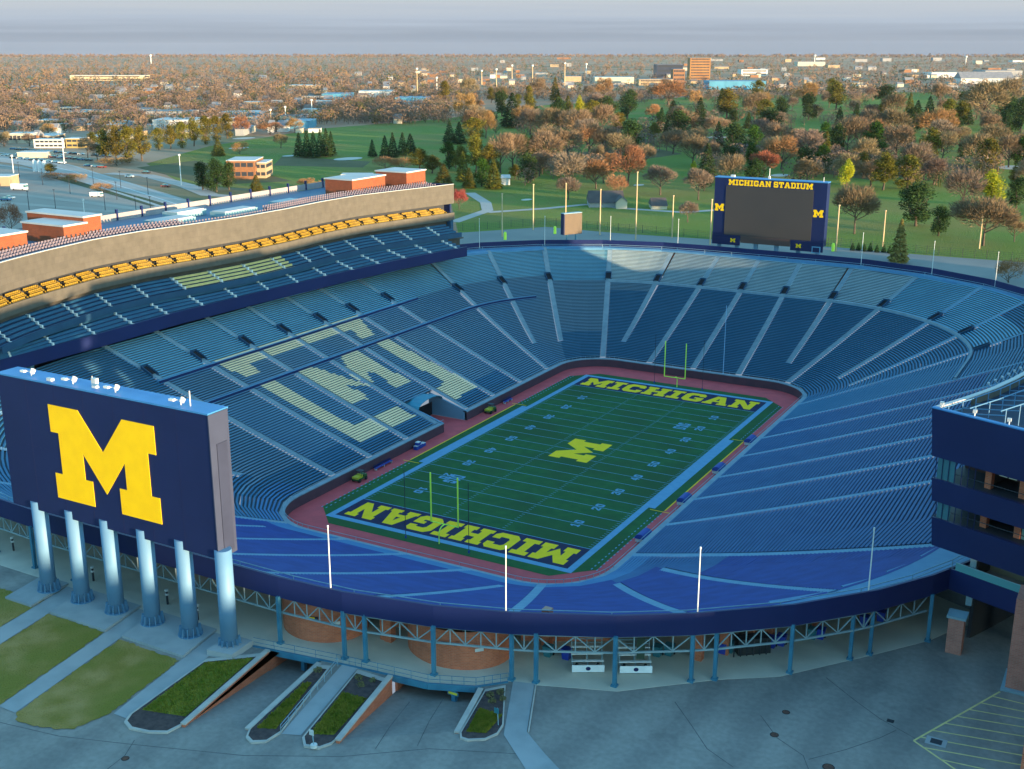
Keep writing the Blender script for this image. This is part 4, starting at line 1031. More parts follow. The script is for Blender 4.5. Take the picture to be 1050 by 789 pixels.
mb = MB(); mb.poly([tuple(at(*q)[:2]) for q in [(456,240),(560,233),(640,240),(860,254),(950,262),(1060,270),(1150,285),(1150,330),(1000,300),(700,262),(456,268)]], GZ+.02); struct(mb.build('south_paving', M_SLOT))
mb = MB(); mb.poly([tuple(at(*q)[:2]) for q in [(-120,172),(0,168),(25,171),(60,182),(100,193),(165,212),(200,222),(120,262),(-200,330)]], GZ+.0); struct(mb.build('parking_lot', pm('lot_asphalt', (.31,.25,.205), (.36,.29,.24), .03, .9, c3=(.24,.195,.165), scale3=.02)))
path('road', [(-80,152),(0,163),(38,168),(76,177),(114,189),(152,201),(185,212),(215,224)], 20, GZ+.06, M_ASPH2)
path('road_line', [(-80,151.4),(0,162.4),(38,167.4),(76,176.3),(114,188.2),(152,200.2),(185,211)], .8, GZ+.09, M_WHITEL)
for off in (-6.2,6.8):
    path('road_edge', [(-80,152+off),(0,163+off),(38,168+off),(76,177+off),(114,189+off),(152,201+off),(185,212+off)], 2.2, GZ+.10, M_KERB)
path('road_median', [(60,182),(100,193),(140,204),(164,211)], 8, GZ+.08, pm('verge', (.05,.085,.02), (.09,.07,.04), .05, .95))
for a_ in (0,9,18):
    path('lot_sun_streak', [(-60,196+a_),(20,200+a_*1.02),(90,208+a_*.8),(150,216+a_*.4)], 5.5, GZ+.05, pm('lot_sun_streak', (.42,.34,.28), (.36,.30,.25), .05, .9))  # pale sheets painting streaks of low sun across the lot
path('access_road', [(110,178),(150,180),(190,190),(215,200),(255,203),(300,196)], 9, GZ+.04, M_ASPH2)

# the yard in front of the near rim
arc = [tuple(upos(CUM[2]+SEG[2]*.75+(CUM[7]-SEG[6]*.7-CUM[2]-SEG[2]*.75)*k/60, R0+44.3)[0][:2]) for k in range(61)]
mb = MB(); mb.poly([(-180,-420),(300,-420),(300,arc[0][1])]+arc+[(-180,arc[-1][1])], GZ, holes=[H1,H2]); struct(mb.build('forecourt', M_ASPH))
cpts = [(92,-76),(88.1,-82.9),(86.9,-85.4),(81.9,-92.1),(74,-102),(68.2,-106),(59.6,-113.6),(51.4,-116.7),(48.4,-117.5),(45.8,-120.1),(40.9,-122.1),(32.6,-123.0),(29.5,-123.4),(18.7,-125),(-30,-124.8),(-62,-117)]
def near_arc(d): 
    ua = u_of(90,-72); ub = u_of(-66,-108); return [upos(ub+(ua-ub)*k/40, R0+d)[0] for k in range(41)]
mb = MB(); mb.prism(cpts+[tuple(p[:2]) for p in near_arc(44.8)], GZ-.5, GZ+.03, 0); struct(mb.build('concourse', M_CONC))
mb = MB()
for a, b in zip(cpts[8:13], cpts[9:14]): mb.obox(Vector((a[0],a[1]-.2,0)), Vector((b[0],b[1]-.2,0)), .25, GZ-.62, GZ+.12)
mb.build('edge_beam', M_STEEL, bowl)
mb = MB()
for a, b in zip(cpts[8:13], cpts[9:14]):
    for z in (.55,1.1): mb.bar((a[0],a[1]-.1,GZ+z),(b[0],b[1]-.1,GZ+z),.025)
    for k in range(4): p = Vector(a).lerp(Vector(b),k/4); mb.bar((p.x,p.y-.1,GZ+.1),(p.x,p.y-.1,GZ+1.1),.03)
mb.build('edge_railing', M_STEEL, bowl)
for x,y in ((24.5,-123.3),(43.5,-121.0)):
    mb = MB(); mb.box(x-.25,x+.25,y-.25,y+.25,13.6,GZ-.55); mb.box(x-.7,x+.7,y-.28,y-.26,GZ-1.2,GZ-.7); mb.build('ramp_post', M_STEEL, bowl)
    mb = MB(); mb.box(x-.55,x+.55,y-.33,y-.285,GZ-1.05,GZ-.8); mb.build('height_sign', pm('sign_yellow', (.80,.62,.05), rough=.6), bowl)
# ramps down under the concourse
def ramp(H, name):
    a,b,c,d = H; mb = MB(); zb = 15.0
    t = .62; m1 = Vector(a).lerp(Vector(d),t); m2 = Vector(b).lerp(Vector(c),t)
    mb.quad((a[0],a[1],GZ),(b[0],b[1],GZ),(m2.x,m2.y,zb),(m1.x,m1.y,zb)); mb.quad((m1.x,m1.y,zb),(m2.x,m2.y,zb),(c[0],c[1],zb),(d[0],d[1],zb))
    o = struct(mb.build(name, M_ASPH))
    mb = MB(); mb.quad((d[0],d[1],zb),(c[0],c[1],zb),(c[0],c[1],GZ),(d[0],d[1],GZ)); mb.build('ramp_end', M_DARK, o)
    for e,f in ((a,d),(b,c)):
        mb = MB(); mb.obox(Vector(e).lerp(Vector(f),.5), f, .3, 14.0, GZ-.06); mb.build('ramp_side', M_BRICK, o)
ramp(H1, 'ramp'); ramp(H2, 'ramp')
def retaining(P, Q, label, h=.5):
    P = Vector(P); Q = Vector(Q)
    t = thing('retaining_wall', label, 'wall', (P.x,P.y,13), 'walls beside the two ramps')
    mb = MB(); mb.obox(P, Q, .35, 14.2, GZ+h-.2); mb.build('wall', M_BRICK, t)
    mb = MB(); mb.obox(P, Q, .6, GZ+h-.198, GZ+h); mb.build('coping', M_KERB, t)
retaining((23.75,-141.6),(21.2,-125.6),'brick retaining wall with pale coping on the left side of the left ramp')
retaining((29.85,-138.8),(27.9,-124.7),'retaining wall with pale coping on the right side of the left ramp', .25)
retaining((39.3,-136.2),(36.75,-123.4),'brick retaining wall with pale coping on the left side of the right ramp')
retaining((48.75,-128.9),(46.6,-120.5),'retaining wall with pale coping on the right side of the right ramp', .25)
def planter(P, label, grass, extra=()):
    t = thing('planter', label, 'planter', (P[0][0],P[0][1],GZ), 'grass planters beside the ramps')
    cen = Vector((sum(p[0] for p in P)/len(P), sum(p[1] for p in P)/len(P)))
    def inset(k): return [tuple(cen+(Vector(p)-cen)*k) for p in P]
    mb = MB(); n = len(P); IN = inset(.93)
    for k in range(n):
        a,b = P[k],P[(k+1)%n]; c,d = IN[(k+1)%n],IN[k]
        mb.quad((a[0],a[1],GZ+.2),(b[0],b[1],GZ+.2),(c[0],c[1],GZ+.2),(d[0],d[1],GZ+.2)); mb.quad((a[0],a[1],GZ),(b[0],b[1],GZ),(b[0],b[1],GZ+.2),(a[0],a[1],GZ+.2)); mb.quad((d[0],d[1],GZ+.2),(c[0],c[1],GZ+.2),(c[0],c[1],GZ+.05),(d[0],d[1],GZ+.05))
    mb.build('kerb', M_KERB, t)
    mb = MB(); mb.poly(IN, GZ+.16); mb.build('soil_bed', M_MULCH, t)
    # grass as many short blades over the middle of the bed
    mb = MB(); rr = random.Random(len(MATS)+int(P[0][0]*10))
    xs = [p[0] for p in grass]; ys = [p[1] for p in grass]
    for _ in range(5200):
        x = rr.uniform(min(xs),max(xs)); y = rr.uniform(min(ys),max(ys))
        if not in_poly(x, y, grass): continue
        a = rr.uniform(0,2*PI); h = rr.uniform(.08,.28); w = rr.uniform(.06,.14); l = rr.uniform(-.12,.12)
        mb.tri((x-w*math.cos(a),y-w*math.sin(a),GZ+.15),(x+w*math.cos(a),y+w*math.sin(a),GZ+.15),(x+l,y+l*.7,GZ+.18+h))
    mb.poly(grass, GZ+.19)
    mb.build('grass', M_PLANT, t)
    for (x,y,r) in extra:
        mb = MB()
        for _ in range(140):
            v = Vector((rr.gauss(0,1),rr.gauss(0,1),abs(rr.gauss(0,1)))); v.normalize(); p = Vector((x,y,GZ+.2))+v*r*rr.uniform(.6,1); q = Vector((rr.uniform(-1,1),rr.uniform(-1,1),rr.uniform(-1,1)))*.16; w = Vector((rr.uniform(-1,1),rr.uniform(-1,1),rr.uniform(-1,1)))*.16
            mb.tri(p, p+q, p+w)
        mb.build('tuft', pm('tuft_straw', (.17,.15,.07), (.11,.12,.05), 2, .9), t)
planter([(16.2,-130.2),(17.3,-142.7),(17.9,-144.0),(19.3,-144.6),(21.5,-144.2),(23.2,-143.3),(23.5,-141.7),(21.0,-126.0)], 'large grass planter between the right most column and the left ramp', [(16.7,-131),(17.8,-141.5),(22.7,-140.2),(20.7,-127.5)])
planter([(28.2,-125.0),(30.1,-138.9),(30.7,-140.0),(31.8,-140.5),(33.0,-139.7),(33.2,-137.5),(29.4,-124.6)], 'slim grass planter on the right edge of the left ramp', [(29.2,-129),(30.6,-138.2),(32.4,-137.4),(29.9,-128.5)], ((28.9,-126.2,.5),))
planter([(32.6,-123.8),(35.7,-137.3),(36.8,-138.4),(38.3,-138.0),(38.9,-136.8),(38.9,-135.4),(36.4,-123.8)], 'grass planter between the sloping walk and the right ramp', [(34.1,-128.5),(36.0,-136.4),(38.2,-135.4),(37.0,-128.2)], ((33.9,-125.3,.45),(34.9,-126.4,.45),(35.5,-125.0,.4)))
planter([(47.1,-120.4),(49.1,-128.9),(49.6,-129.6),(50.4,-129.6),(51.9,-128.6),(52.5,-127.1),(52.2,-125.4),(48.6,-118.6)], 'small grass planter between the right ramp and the pale crossing walk', [(48.5,-124),(49.6,-128.3),(51.4,-127.6),(51.2,-124.0)], ((48.2,-121.3,.45),(49.0,-122.2,.45),(48.9,-120.3,.45),(49.8,-121.3,.4)))
def frayed(pts, amp=.16):
    rr = random.Random(len(pts)*7+int(pts[0][0]*10)); out = []
    for a,b in zip(pts, pts[1:]+pts[:1]):
        a = Vector(a); b = Vector(b); m_ = max(1,int((b-a).length/.35))
        for q in range(m_): p = a.lerp(b,q/m_); out.append((p.x+rr.uniform(-amp,amp), p.y+rr.uniform(-amp,amp)))
    return out
def sheet(name, pts, mat, z):
    if name == 'lawn': pts = frayed(pts)
    mb = MB(); mb.poly(pts, z); return struct(mb.build(name, mat))
def walk(x0, x1, y1, y0=-124.9): return [(slx(x0,y0),y0),(slx(x1,y0),y0),(slx(x1,y1),y1),(slx(x0,y1),y1)]
sheet('walk', walk(-12.2,-9.2,-152), M_CONCL, GZ+.05); sheet('walk', walk(.6,3.2,-148.2), M_CONCL, GZ+.05); sheet('walk', walk(13.1,15.6,-143.3), M_CONCL, GZ+.05)
sheet('walk', [(30.2,-123.3),(32.2,-123.0),(35.2,-136.9),(33.3,-137.7)], M_CONCL, GZ+.05)
sheet('walk', [(48.8,-117.3),(51.1,-116.6),(54.8,-125.2),(58.2,-127.7),(62.0,-130.2),(64,-133),(60.5,-134.2),(57.8,-130.9),(53.0,-126.8)], M_CONCL, GZ+.05)
mb = MB(); mb.bar((51.35,-116.8,GZ+.05),(55.0,-125.2,GZ+.05),.09); struct(mb.build('walk_kerb', M_KERB))
sheet('lawn', [(slx(-45,-131),-131),(slx(-12.3,-129),-129),(slx(-12.3,-153),-153),(-45,-153)], M_LAWN, GZ+.07)
sheet('lawn', [(slx(-9.1,-131.3),-131.3),(slx(.5,-131.3),-131.3),(slx(.5,-149),-149),(slx(-9.1,-152),-152)], M_LAWN, GZ+.07)
sheet('lawn', [(slx(3.3,-131.6),-131.6),(slx(13.0,-131.9),-131.9),(slx(12.7,-143.4),-143.4),(14.3,-147.2),(12.4,-148.3),(9.9,-149.1),(7.9,-149.2),(slx(3.3,-148.2),-148.2)], M_LAWN, GZ+.07)
for nm, lst in (('column_plinth',((-17.2,-12.4),(-9.1,.5),(3.3,13.0))),):
    lb = ['short pale plinth under the left most scoreboard column','long pale plinth under the second and third scoreboard columns','long pale plinth under the fourth and fifth scoreboard columns']
    for k,(x0,x1) in enumerate(lst):
        P = walk(x0,x1,-131.2,-124.5); mb = MB(); mb.prism(P, GZ, GZ+.32); tag(mb.build('column_plinth', M_CONCL), lb[k], 'plinth', 'plinths under the scoreboard columns')
mb = MB(); mb.prism([(15.3,-125.2),(18.6,-125.2),(18.8,-128.9),(15.5,-129.4)], GZ, GZ+.75); tag(mb.build('column_plinth', M_CONCL), 'tall square plinth under the right most scoreboard column', 'plinth', 'plinths under the scoreboard columns')
# bollard-like lamp posts under the rim near the columns
for k,(px,py) in enumerate(((14,565),(96,596),(124,605),(172,620),(203,636))):
    P = at(px,py); t = thing('bin_post', ['small dark post with pale caps at the left picture edge behind the lawn','small dark post with pale caps between the second and third columns','small dark post with pale caps right of the third column','small dark post with pale caps right of the fourth column','small dark post with pale caps right of the fifth column'][k], 'post', (P.x,P.y,GZ), 'short posts under the rim')
    mb = MB(); mb.bar((P.x,P.y,GZ),(P.x,P.y,GZ+2.0),.14,n=8); mb.build('post', M_DARKB, t)
    for z in (1.3,1.85):
        mb = MB(); mb.bar((P.x,P.y,GZ+z),(P.x,P.y,GZ+z+.22),.24,n=8); mb.build('cap', M_GALV, t)
# brick drums
def drum(cx, cy, rx, ry, label):
    t = thing('brick_drum', label, 'brick building', (cx,cy,GZ), 'round brick buildings under the rim')
    mb = MB(); n = 40
    for k in range(n):
        a0, a1 = 2*PI*k/n, 2*PI*(k+1)/n
        p = lambda a,z: (cx+rx*math.cos(a), cy+ry*math.sin(a), z)
        def top(a):
            q = p(a,0); dd = math.hypot(max(abs(q[0])-SX,0), max(abs(q[1])-SY,0))-R0; return min(22.3, prof(dd)-1.25)
        mb.quad(p(a0,GZ),p(a1,GZ),p(a1,top(a1)),p(a0,top(a0)))
    mb.build('wall', M_BRICK, t, smooth=False)
    mb = MB()
    a = -1.30; d = Vector((math.cos(a),math.sin(a),0)); tt = Vector((-d.y,d.x,0)); c = Vector((cx+rx*d.x,cy+ry*d.y,0))+d*.06
    q = [c-tt*.9,c+tt*.9]; mb.quad((q[0].x,q[0].y,20.6),(q[1].x,q[1].y,20.6),(q[1].x,q[1].y,20.95),(q[0].x,q[0].y,20.95)); o = mb.build('wall_sign', M_DARKB, t)
    q = [c-tt*.75+d*.02,c+tt*.45+d*.02]; mb = MB(); mb.quad((q[0].x,q[0].y,20.68),(q[1].x,q[1].y,20.68),(q[1].x,q[1].y,20.87),(q[0].x,q[0].y,20.87)); mb.build('sign_face', M_MAIZE, o)
    a = -.75; d = Vector((math.cos(a),math.sin(a),0)); tt = Vector((-d.y,d.x,0)); c = Vector((cx+rx*d.x,cy+ry*d.y,0))+d*.06
    q = [c-tt*.5,c+tt*.5]; mb = MB(); mb.quad((q[0].x,q[0].y,19.9),(q[1].x,q[1].y,19.9),(q[1].x,q[1].y,20.3),(q[0].x,q[0].y,20.3)); mb.build('notice_board', M_GALV, t)
drum(39.6,-113.4,6.4,5.2,'round brick building under the rim above the right ramp'); drum(22.6,-116.6,5.4,4.6,'round brick building under the rim above the left ramp')
# portable bleachers and bins under the rim
def bleacher(px, py, label, lean_=0):
    P = at(px, py, GZ+.03); x,y = P.x,P.y; d = Vector((.86,.50,0)).normalized(); n = Vector((-d.y,d.x,0))
    t = thing('portable_bleacher', label, 'bleacher', (x,y,GZ), 'portable bleachers under the rim'); L_ = 3.6
    def pb(a,b,z): v = Vector((x,y,0))+d*a+n*b; return (v.x,v.y,z)
    for k in range(4):
        z = GZ+.5+k*.5; mb = MB(); lo = [pb(-L_/2,k*.7,z),pb(L_/2,k*.7,z),pb(L_/2,k*.7+.32,z),pb(-L_/2,k*.7+.32,z)]; mb.hexa(lo,[(p[0],p[1],z+.10) for p in lo]); mb.build('seat_plank', pm('plank_white', (.75,.78,.80), (.66,.70,.72), 1, .5), t)
    mb = MB(); lo = [pb(-L_/2,-.08,GZ+.15),pb(L_/2,-.08,GZ+.15),pb(L_/2,-.02,GZ+.15),pb(-L_/2,-.02,GZ+.15)]; mb.hexa(lo,[(p[0],p[1],GZ+1.0) for p in lo]); o = mb.build('front_panel', pm('plank_white', (.7,.7,.7)), t)
    mb = MB(); mb.poly([pb(math.cos(q*PI/8)*.28,-.09,GZ+.58+math.sin(q*PI/8)*.24) for q in range(16)]); mb.build('panel_emblem', M_NAVY, o)
    mb = MB()
    for a in (-L_/2+.1,0,L_/2-.1): mb.bar(pb(a,0,GZ+.1),pb(a,2.4,GZ+2.0),.04); mb.bar(pb(a,2.4,GZ+.05),pb(a,2.4,GZ+3.0),.04); mb.bar(pb(a,0,GZ+.05),pb(a,0,GZ+.5),.04)
    mb.bar(pb(-L_/2,2.45,GZ+2.9),pb(L_/2,2.45,GZ+2.9),.04); mb.bar(pb(-L_/2,2.45,GZ+2.4),pb(L_/2,2.45,GZ+2.4),.03); mb.build('frame', M_STEELL, t)
    for a in (-1.2,1.2):
        mb = MB(); c = pb(a,1.2,GZ+.3); mb.bar((c[0]-.1,c[1],c[2]),(c[0]+.1,c[1],c[2]),.28,n=10); mb.build('wheel', M_RUBBER, t)
bleacher(603,690,'white portable bleacher under the rim, left one beside a pillar'); bleacher(652,691,'white portable bleacher under the rim with a dark board leaning on it')
P = at(655,684); mb = MB(); mb.hexa([(P.x-.1,P.y-.55,GZ+1.2),(P.x+.7,P.y-.1,GZ+1.2),(P.x+.65,P.y,GZ+1.2),(P.x-.15,P.y-.45,GZ+1.2)],[(P.x-.35,P.y+.1,GZ+3.4),(P.x+.45,P.y+.55,GZ+3.4),(P.x+.4,P.y+.65,GZ+3.4),(P.x-.4,P.y+.2,GZ+3.4)]); tag(mb.build('leaning_board', pm('board_green', (.03,.06,.04), rough=.7)), 'dark green board leaning on the right white bleacher', 'board')
def bins(px, py, mat, label, h=1.3):
    P = at(px, py, GZ+.03); x,y = P.x,P.y
    t = thing('wheeled_bin', label, 'bin', (x,y,GZ), 'bins under the rim')
    mb = MB(); lo = [(x-.38,y-.38,GZ+.1),(x+.38,y-.38,GZ+.1),(x+.38,y+.38,GZ+.1),(x-.38,y+.38,GZ+.1)]; mb.hexa(lo,[(x-.5,y-.5,GZ+h),(x+.5,y-.5,GZ+h),(x+.5,y+.5,GZ+h),(x-.5,y+.5,GZ+h)]); mb.build('body', mat, t)
    mb = MB(); mb.box(x-.53,x+.53,y-.53,y+.55,GZ+h,GZ+h+.1); mb.build('lid', mat, t)
    mb = MB(); mb.bar((x-.5,y+.5,GZ+.16),(x+.5,y+.5,GZ+.16),.16,n=8); mb.build('axle_wheels', M_RUBBER, t)
M_BINB = pm('bin_blue', (.02,.05,.35), rough=.5); M_BINT = pm('bin_teal', (.03,.16,.20), rough=.5)
for px,py,m,lb in ((562,673,M_BINT,'teal bin under the rim left of the white bleachers'),(581,676,M_BINB,'blue bin against the left end of the left bleacher'),(674,673,M_BINT,'teal bin behind the right end of the right bleacher'),(686,672,M_BINT,'wide teal bin between the bleachers and the dark cage'),(741,670,M_BINB,'blue bin left of the dark cage, nearest the pillars'),(748,669,M_BINT,'teal bin touching the left end of the dark cage'),(791,664,M_BINB,'blue bin at the right end of the dark cage'),(801,662,M_BINB,'blue bin second to the right of the dark cage'),(833,655,M_BINT,'teal bin under the rim right of a brick pier'),(841,655,M_BINB,'tall blue bin beside the teal bin right of the cage'),(886,642,M_BINB,'blue bin under the rim near the right hand pillars'),(903,637,M_BINB,'blue bin under the rim farthest to the right')): bins(px,py,m,lb)
P = at(755,671); Q2 = at(788,668); t = thing('storage_cage', 'long dark storage cage of metal mesh standing under the rim', 'storage cage', (P.x,P.y,GZ))
mb = MB(); mb.obox(P, Q2, 1.2, GZ+.1, GZ+2.0); mb.build('mesh_side', pm('cage_dark', (.02,.022,.025), (.03,.032,.035), 3, .7), t)
for k in range(6):
    p = P.lerp(Q2,k/5); mb = MB(); mb.box(p.x-.06,p.x+.06,p.y-.95,p.y-.83,GZ+.05,GZ+2.1); mb.build('post', M_DARKB, t)
mb = MB(); mb.obox(P, Q2, 1.4, GZ+2.0, GZ+2.1); mb.build('top_frame', M_DARKB, t)
for pts in ([(692,720),(709,744),(725,768),(752,787)],[(780,734),(797,757),(823.6,775),(829,789)],[(847,695),(876,718),(902,737),(943,760)],[(829,779),(867,769),(902,757),(919,749)],[(138,759),(128,775),(110,789)],[(0,741),(60,755),(130,763),(250,775),(350,776),(440,768),(545,774)],[(420,720),(400,745),(385,768)],[(455,716),(440,740),(428,765)]):
    path('asphalt_seam', pts, .09, GZ+.008, pm('tar_seam', (.07,.075,.08), (.11,.11,.11), 1.5, .8))
# small brick piers behind the concourse
for k,(px,py) in enumerate(((716,676),(743,670),(770,662),(789,657),(838,643),(561,661),(396,655),(400,657))):
    P = at(px,py); mb = MB(); mb.box(P.x-.5,P.x+.5,P.y-.5,P.y+.5,GZ,22.2); mb.build('brick_post', M_BRICK, bowl)
# parking hatch
L1, L2, L3 = at(1025.4,709.5), at(936.8,759.8), at(985,793)
mb = MB()
def line(mb, A, B, w=.13, z=GZ+.012):
    A = Vector((A.x,A.y,0)); B = Vector((B.x,B.y,0)); d = (B-A).normalized(); n = Vector((-d.y,d.x,0))*w/2
    mb.quad((A.x-n.x,A.y-n.y,z),(B.x-n.x,B.y-n.y,z),(B.x+n.x,B.y+n.y,z),(A.x+n.x,A.y+n.y,z))
line(mb, L1, L2, .2); line(mb, L2, L3, .2)
for f, xr, yr in ((.10,1060,724.5),(.24,1060,732),(.38,1060,739.5),(.52,1060,747.5),(.66,1060,757),(.80,1060,767),(.93,1060,777)):
    a = L1.lerp(L2,f); line(mb, a, at(xr,yr), .17, GZ+.016)
for f, xr, yr in ((.22,1060,787),(.6,1060,800)):
    a = L2.lerp(L3,f); line(mb, a, at(xr,yr), .17, GZ+.016)
struct(mb.build('painted_hatching', M_HATCH))
def manhole(px, py, r, label, mat):
    P = at(px,py); t = thing('manhole_cover', label, 'manhole cover', (P.x,P.y,GZ), 'iron covers in the asphalt yard')
    mb = MB(); mb.bar((P.x,P.y,GZ+.001),(P.x,P.y,GZ+.022),r,n=20); mb.build('frame', M_KERB if mat is None else M_RUBBER, t)
    mb = MB(); mb.bar((P.x,P.y,GZ+.022),(P.x,P.y,GZ+.03),r*.82,n=20); mb.build('lid', mat or M_DARKB, t)
M_RUST = pm('rusty_iron', (.13,.06,.04), (.07,.04,.035), 3, .8)
manhole(806,730.5,.42,'rusty round cover in the asphalt, upper one of the pair left of the hatching',M_RUST); manhole(794,753.7,.45,'rusty round cover in the asphalt, lower one of the pair left of the hatching',M_RUST); manhole(849.5,787,.6,'rusty round cover at the bottom edge of the picture',M_RUST); manhole(128.5,778,.4,'rusty round cover in the street below the lawns',M_RUST)
P = at(913,739.5); mb = MB(); mb.box(P.x-.35,P.x+.35,P.y-.3,P.y+.3,GZ+.001,GZ+.02); mb2 = mb; t = thing('drain_grate','small dark drain grate in the asphalt between the cracks','drain',(P.x,P.y,GZ)); mb.build('frame', M_RUBBER, t)
mb = MB()
for k in range(5): mb.box(P.x-.28+k*.12,P.x-.22+k*.12,P.y-.25,P.y+.25,GZ+.02,GZ+.03)
mb.build('bars', M_DARKB, t)
P = at(960,761); t = thing('utility_hatch','square utility hatch with dark plate inside the yellow hatching','hatch',(P.x,P.y,GZ)); mb = MB(); mb.box(P.x-1.0,P.x+1.0,P.y-.75,P.y+.75,GZ+.018,GZ+.04); mb.build('frame', M_CONCL, t); mb = MB(); mb.box(P.x-.55,P.x+.55,P.y-.45,P.y+.45,GZ+.04,GZ+.06); mb.build('plate', M_DARKB, t)
P = at(1051,742); t = thing('parked_scooter','dark blue scooter cut off by the right edge of the picture','scooter',(P.x+.6,P.y,GZ)); x,y = P.x+.6,P.y
mb = MB(); mb.box(x-.25,x+.25,y-.9,y+.9,GZ+.45,GZ+1.0); mb.build('body', M_BINB, t); mb = MB(); mb.box(x-.2,x+.2,y-.5,y+.3,GZ+1.0,GZ+1.15); mb.build('seat', M_RUBBER, t)
for s in (-.75,.75):
    mb = MB(); mb.bar((x-.08,y+s,GZ+.33),(x+.08,y+s,GZ+.33),.33,n=12); mb.build('wheel', M_RUBBER, t)
# signs in the planters, handrail of the sloping walk
for px,py,lb in ((322,768,'small white square sign at the tip of the planter beside the sloping walk'),(511,745,'small blue sign in the planter right of the right ramp')):
    P = at(px,py); t = thing('planter_sign', lb, 'sign', (P.x,P.y,GZ)); mb = MB(); mb.bar((P.x,P.y,GZ+.1),(P.x-.1,P.y,GZ+2.1),.04); mb.build('post', M_STEELL, t)
    mb = MB(); mb.box(P.x-.45,P.x+.1,P.y-.08,P.y-.04,GZ+1.5,GZ+2.1); mb.build('face', M_BINT if px > 400 else M_GALV, t)
    if px < 400: mb = MB(); mb.bar((P.x,P.y,GZ+.17),(P.x,P.y,GZ+.5),.35,n=8); mb.build('foot', M_GALV, t)
t = thing('handrail','thin pale handrail along the left side of the sloping walk','handrail',(31,-130,GZ))
mb = MB(); A_ = Vector((30.0,-124,GZ)); B_ = Vector((33.2,-137.6,GZ))
for z in (.6,1.0): mb.bar(A_+Vector((0,0,z)),B_+Vector((0,0,z)),.03)
mb.build('rail', M_STEELL, t)
for k in range(9):
    p = A_.lerp(B_,k/8); mb = MB(); mb.bar(p,p+Vector((0,0,1.0)),.03); mb.build('post', M_STEELL, t)

# ------------------------------------------------------------------ buildings beyond
ROOFS = []
def building(px0, px1, py, hpx, depth, name, label, wall, roof, cat='building', group=None, bands=0, gable=False, z=GZ):
    ROOFS.append((px0,px1,py,hpx)); A = at(px0,py,z); B = at(px1,py,z); s = ppm((A+B)/2); h = hpx/s*1.02
    d = (B-A); d.z = 0; L_ = d.length; d.normalize(); n = Vector((-d.y,d.x,0))
    if n.dot(Vector(CAM)-A) > 0: n = -n
    t = thing(name, label, cat, tuple(A), group)
    def P(a,b,zz): v = A+d*a+n*b; return (v.x,v.y,zz)
    def blk(mb,a0,a1,b0,b1,z0,z1):
        lo = [P(a0,b0,z0),P(a1,b0,z0),P(a1,b1,z0),P(a0,b1,z0)]
        if (Vector(lo[1])-Vector(lo[0])).cross(Vector(lo[2])-Vector(lo[1])).z < 0: lo = lo[::-1]
        mb.hexa(lo,[(p[0],p[1],z1) for p in lo])
    mb = MB(); blk(mb,0,L_,0,depth,z-.2,z+h); mb.build('wall', wall, t)
    mb = MB()
    if gable == 2:
        r = P(L_/2,-.4,z+h+L_*.45); r2 = P(L_/2,depth+.3,z+h+L_*.45); a,b,c,f = P(-.4,-.5,z+h-.2),P(L_+.4,-.5,z+h-.2),P(L_+.4,depth+.5,z+h-.2),P(-.4,depth+.5,z+h-.2)
        mb.quad(a,r,r2,f); mb.quad(b,c,r2,r)
        g_ = MB(); g_.tri(P(0,0,z+h),P(L_,0,z+h),P(L_/2,0,z+h+L_*.45)); g_.build('gable', wall, t)
    elif gable:
        e = .12*depth; r = P(0,depth/2,z+h+depth*.3); r2 = P(L_,depth/2,z+h+depth*.3)
        a,b,c,f = P(-.3,-.5,z+h),P(L_+.3,-.5,z+h),P(L_+.3,depth+.5,z+h),P(-.3,depth+.5,z+h)
        mb.quad(a,b,r2,r); mb.quad(c,f,r,r2); mb.tri(b,c,r2); mb.tri(f,a,r)
    else: blk(mb,-.2,L_+.2,-.2,depth+.2,z+h,z+h+.35)
    mb.build('roof', roof, t)
    if bands:
        for k in range(bands):
            zz = z+h*(k+.35)/bands; hh = h/bands*.45
            mb = MB(); blk(mb, .06*L_, .94*L_, -.06, -.02, zz, zz+hh); o = mb.build('window_band', M_DARKB, t)
            mb = MB(); blk(mb, L_+.02, L_+.06, .08*depth, .92*depth, zz, zz+hh); mb.build('window_band', M_DARKB, t)
            m_ = max(2,int(L_/3.2)); mb = MB()
            for q in range(1,m_): blk(mb, (.06+.88*q/m_)*L_-.25, (.06+.88*q/m_)*L_+.25, -.09, -.061, zz-.05, zz+hh+.05)
            mb.build('mullions', wall, o)
    return t
W_CREAM = pm('wall_cream', (.55,.48,.36), (.48,.42,.32), .2, .8); W_BRN = pm('wall_brown', (.28,.14,.07), (.24,.11,.055), .2, .8); W_WHT = pm('wall_white', (.62,.60,.56), (.54,.52,.50), .2, .8)
W_DK = pm('wall_dark', (.03,.04,.07), (.04,.05,.08), .1, .4); W_GRY = pm('wall_grey', (.30,.30,.30), (.26,.26,.27), .2, .8); W_TAN = pm('wall_tan', (.42,.30,.18), (.36,.26,.16), .2, .8); W_BLU = pm('wall_blue', (.08,.28,.42), (.06,.22,.34), .1, .6)
building(707,728,82,21,40,'office_tower','tall brown brick office tower on the skyline above the golf course',pm('tower_brown', (.34,.17,.06), (.28,.13,.05), .05, .7),M_ROOF,bands=8)
building(673,700,80,13,60,'office_block','dark blue glass office block left of the brown tower',W_DK,M_ROOF,bands=3)
building(690,702,84,12,40,'office_annex','brown annex between the dark block and the brown tower',W_BRN,M_ROOF,bands=3)
bt = building(727,785,92,8,60,'arena','low arena with a broad pale blue roof below the brown tower',W_BLU,M_ROOFB)
building(760,787,78,6,50,'hotel_block','white and brick low block right of the brown tower',W_WHT,M_ROOFW,bands=2)
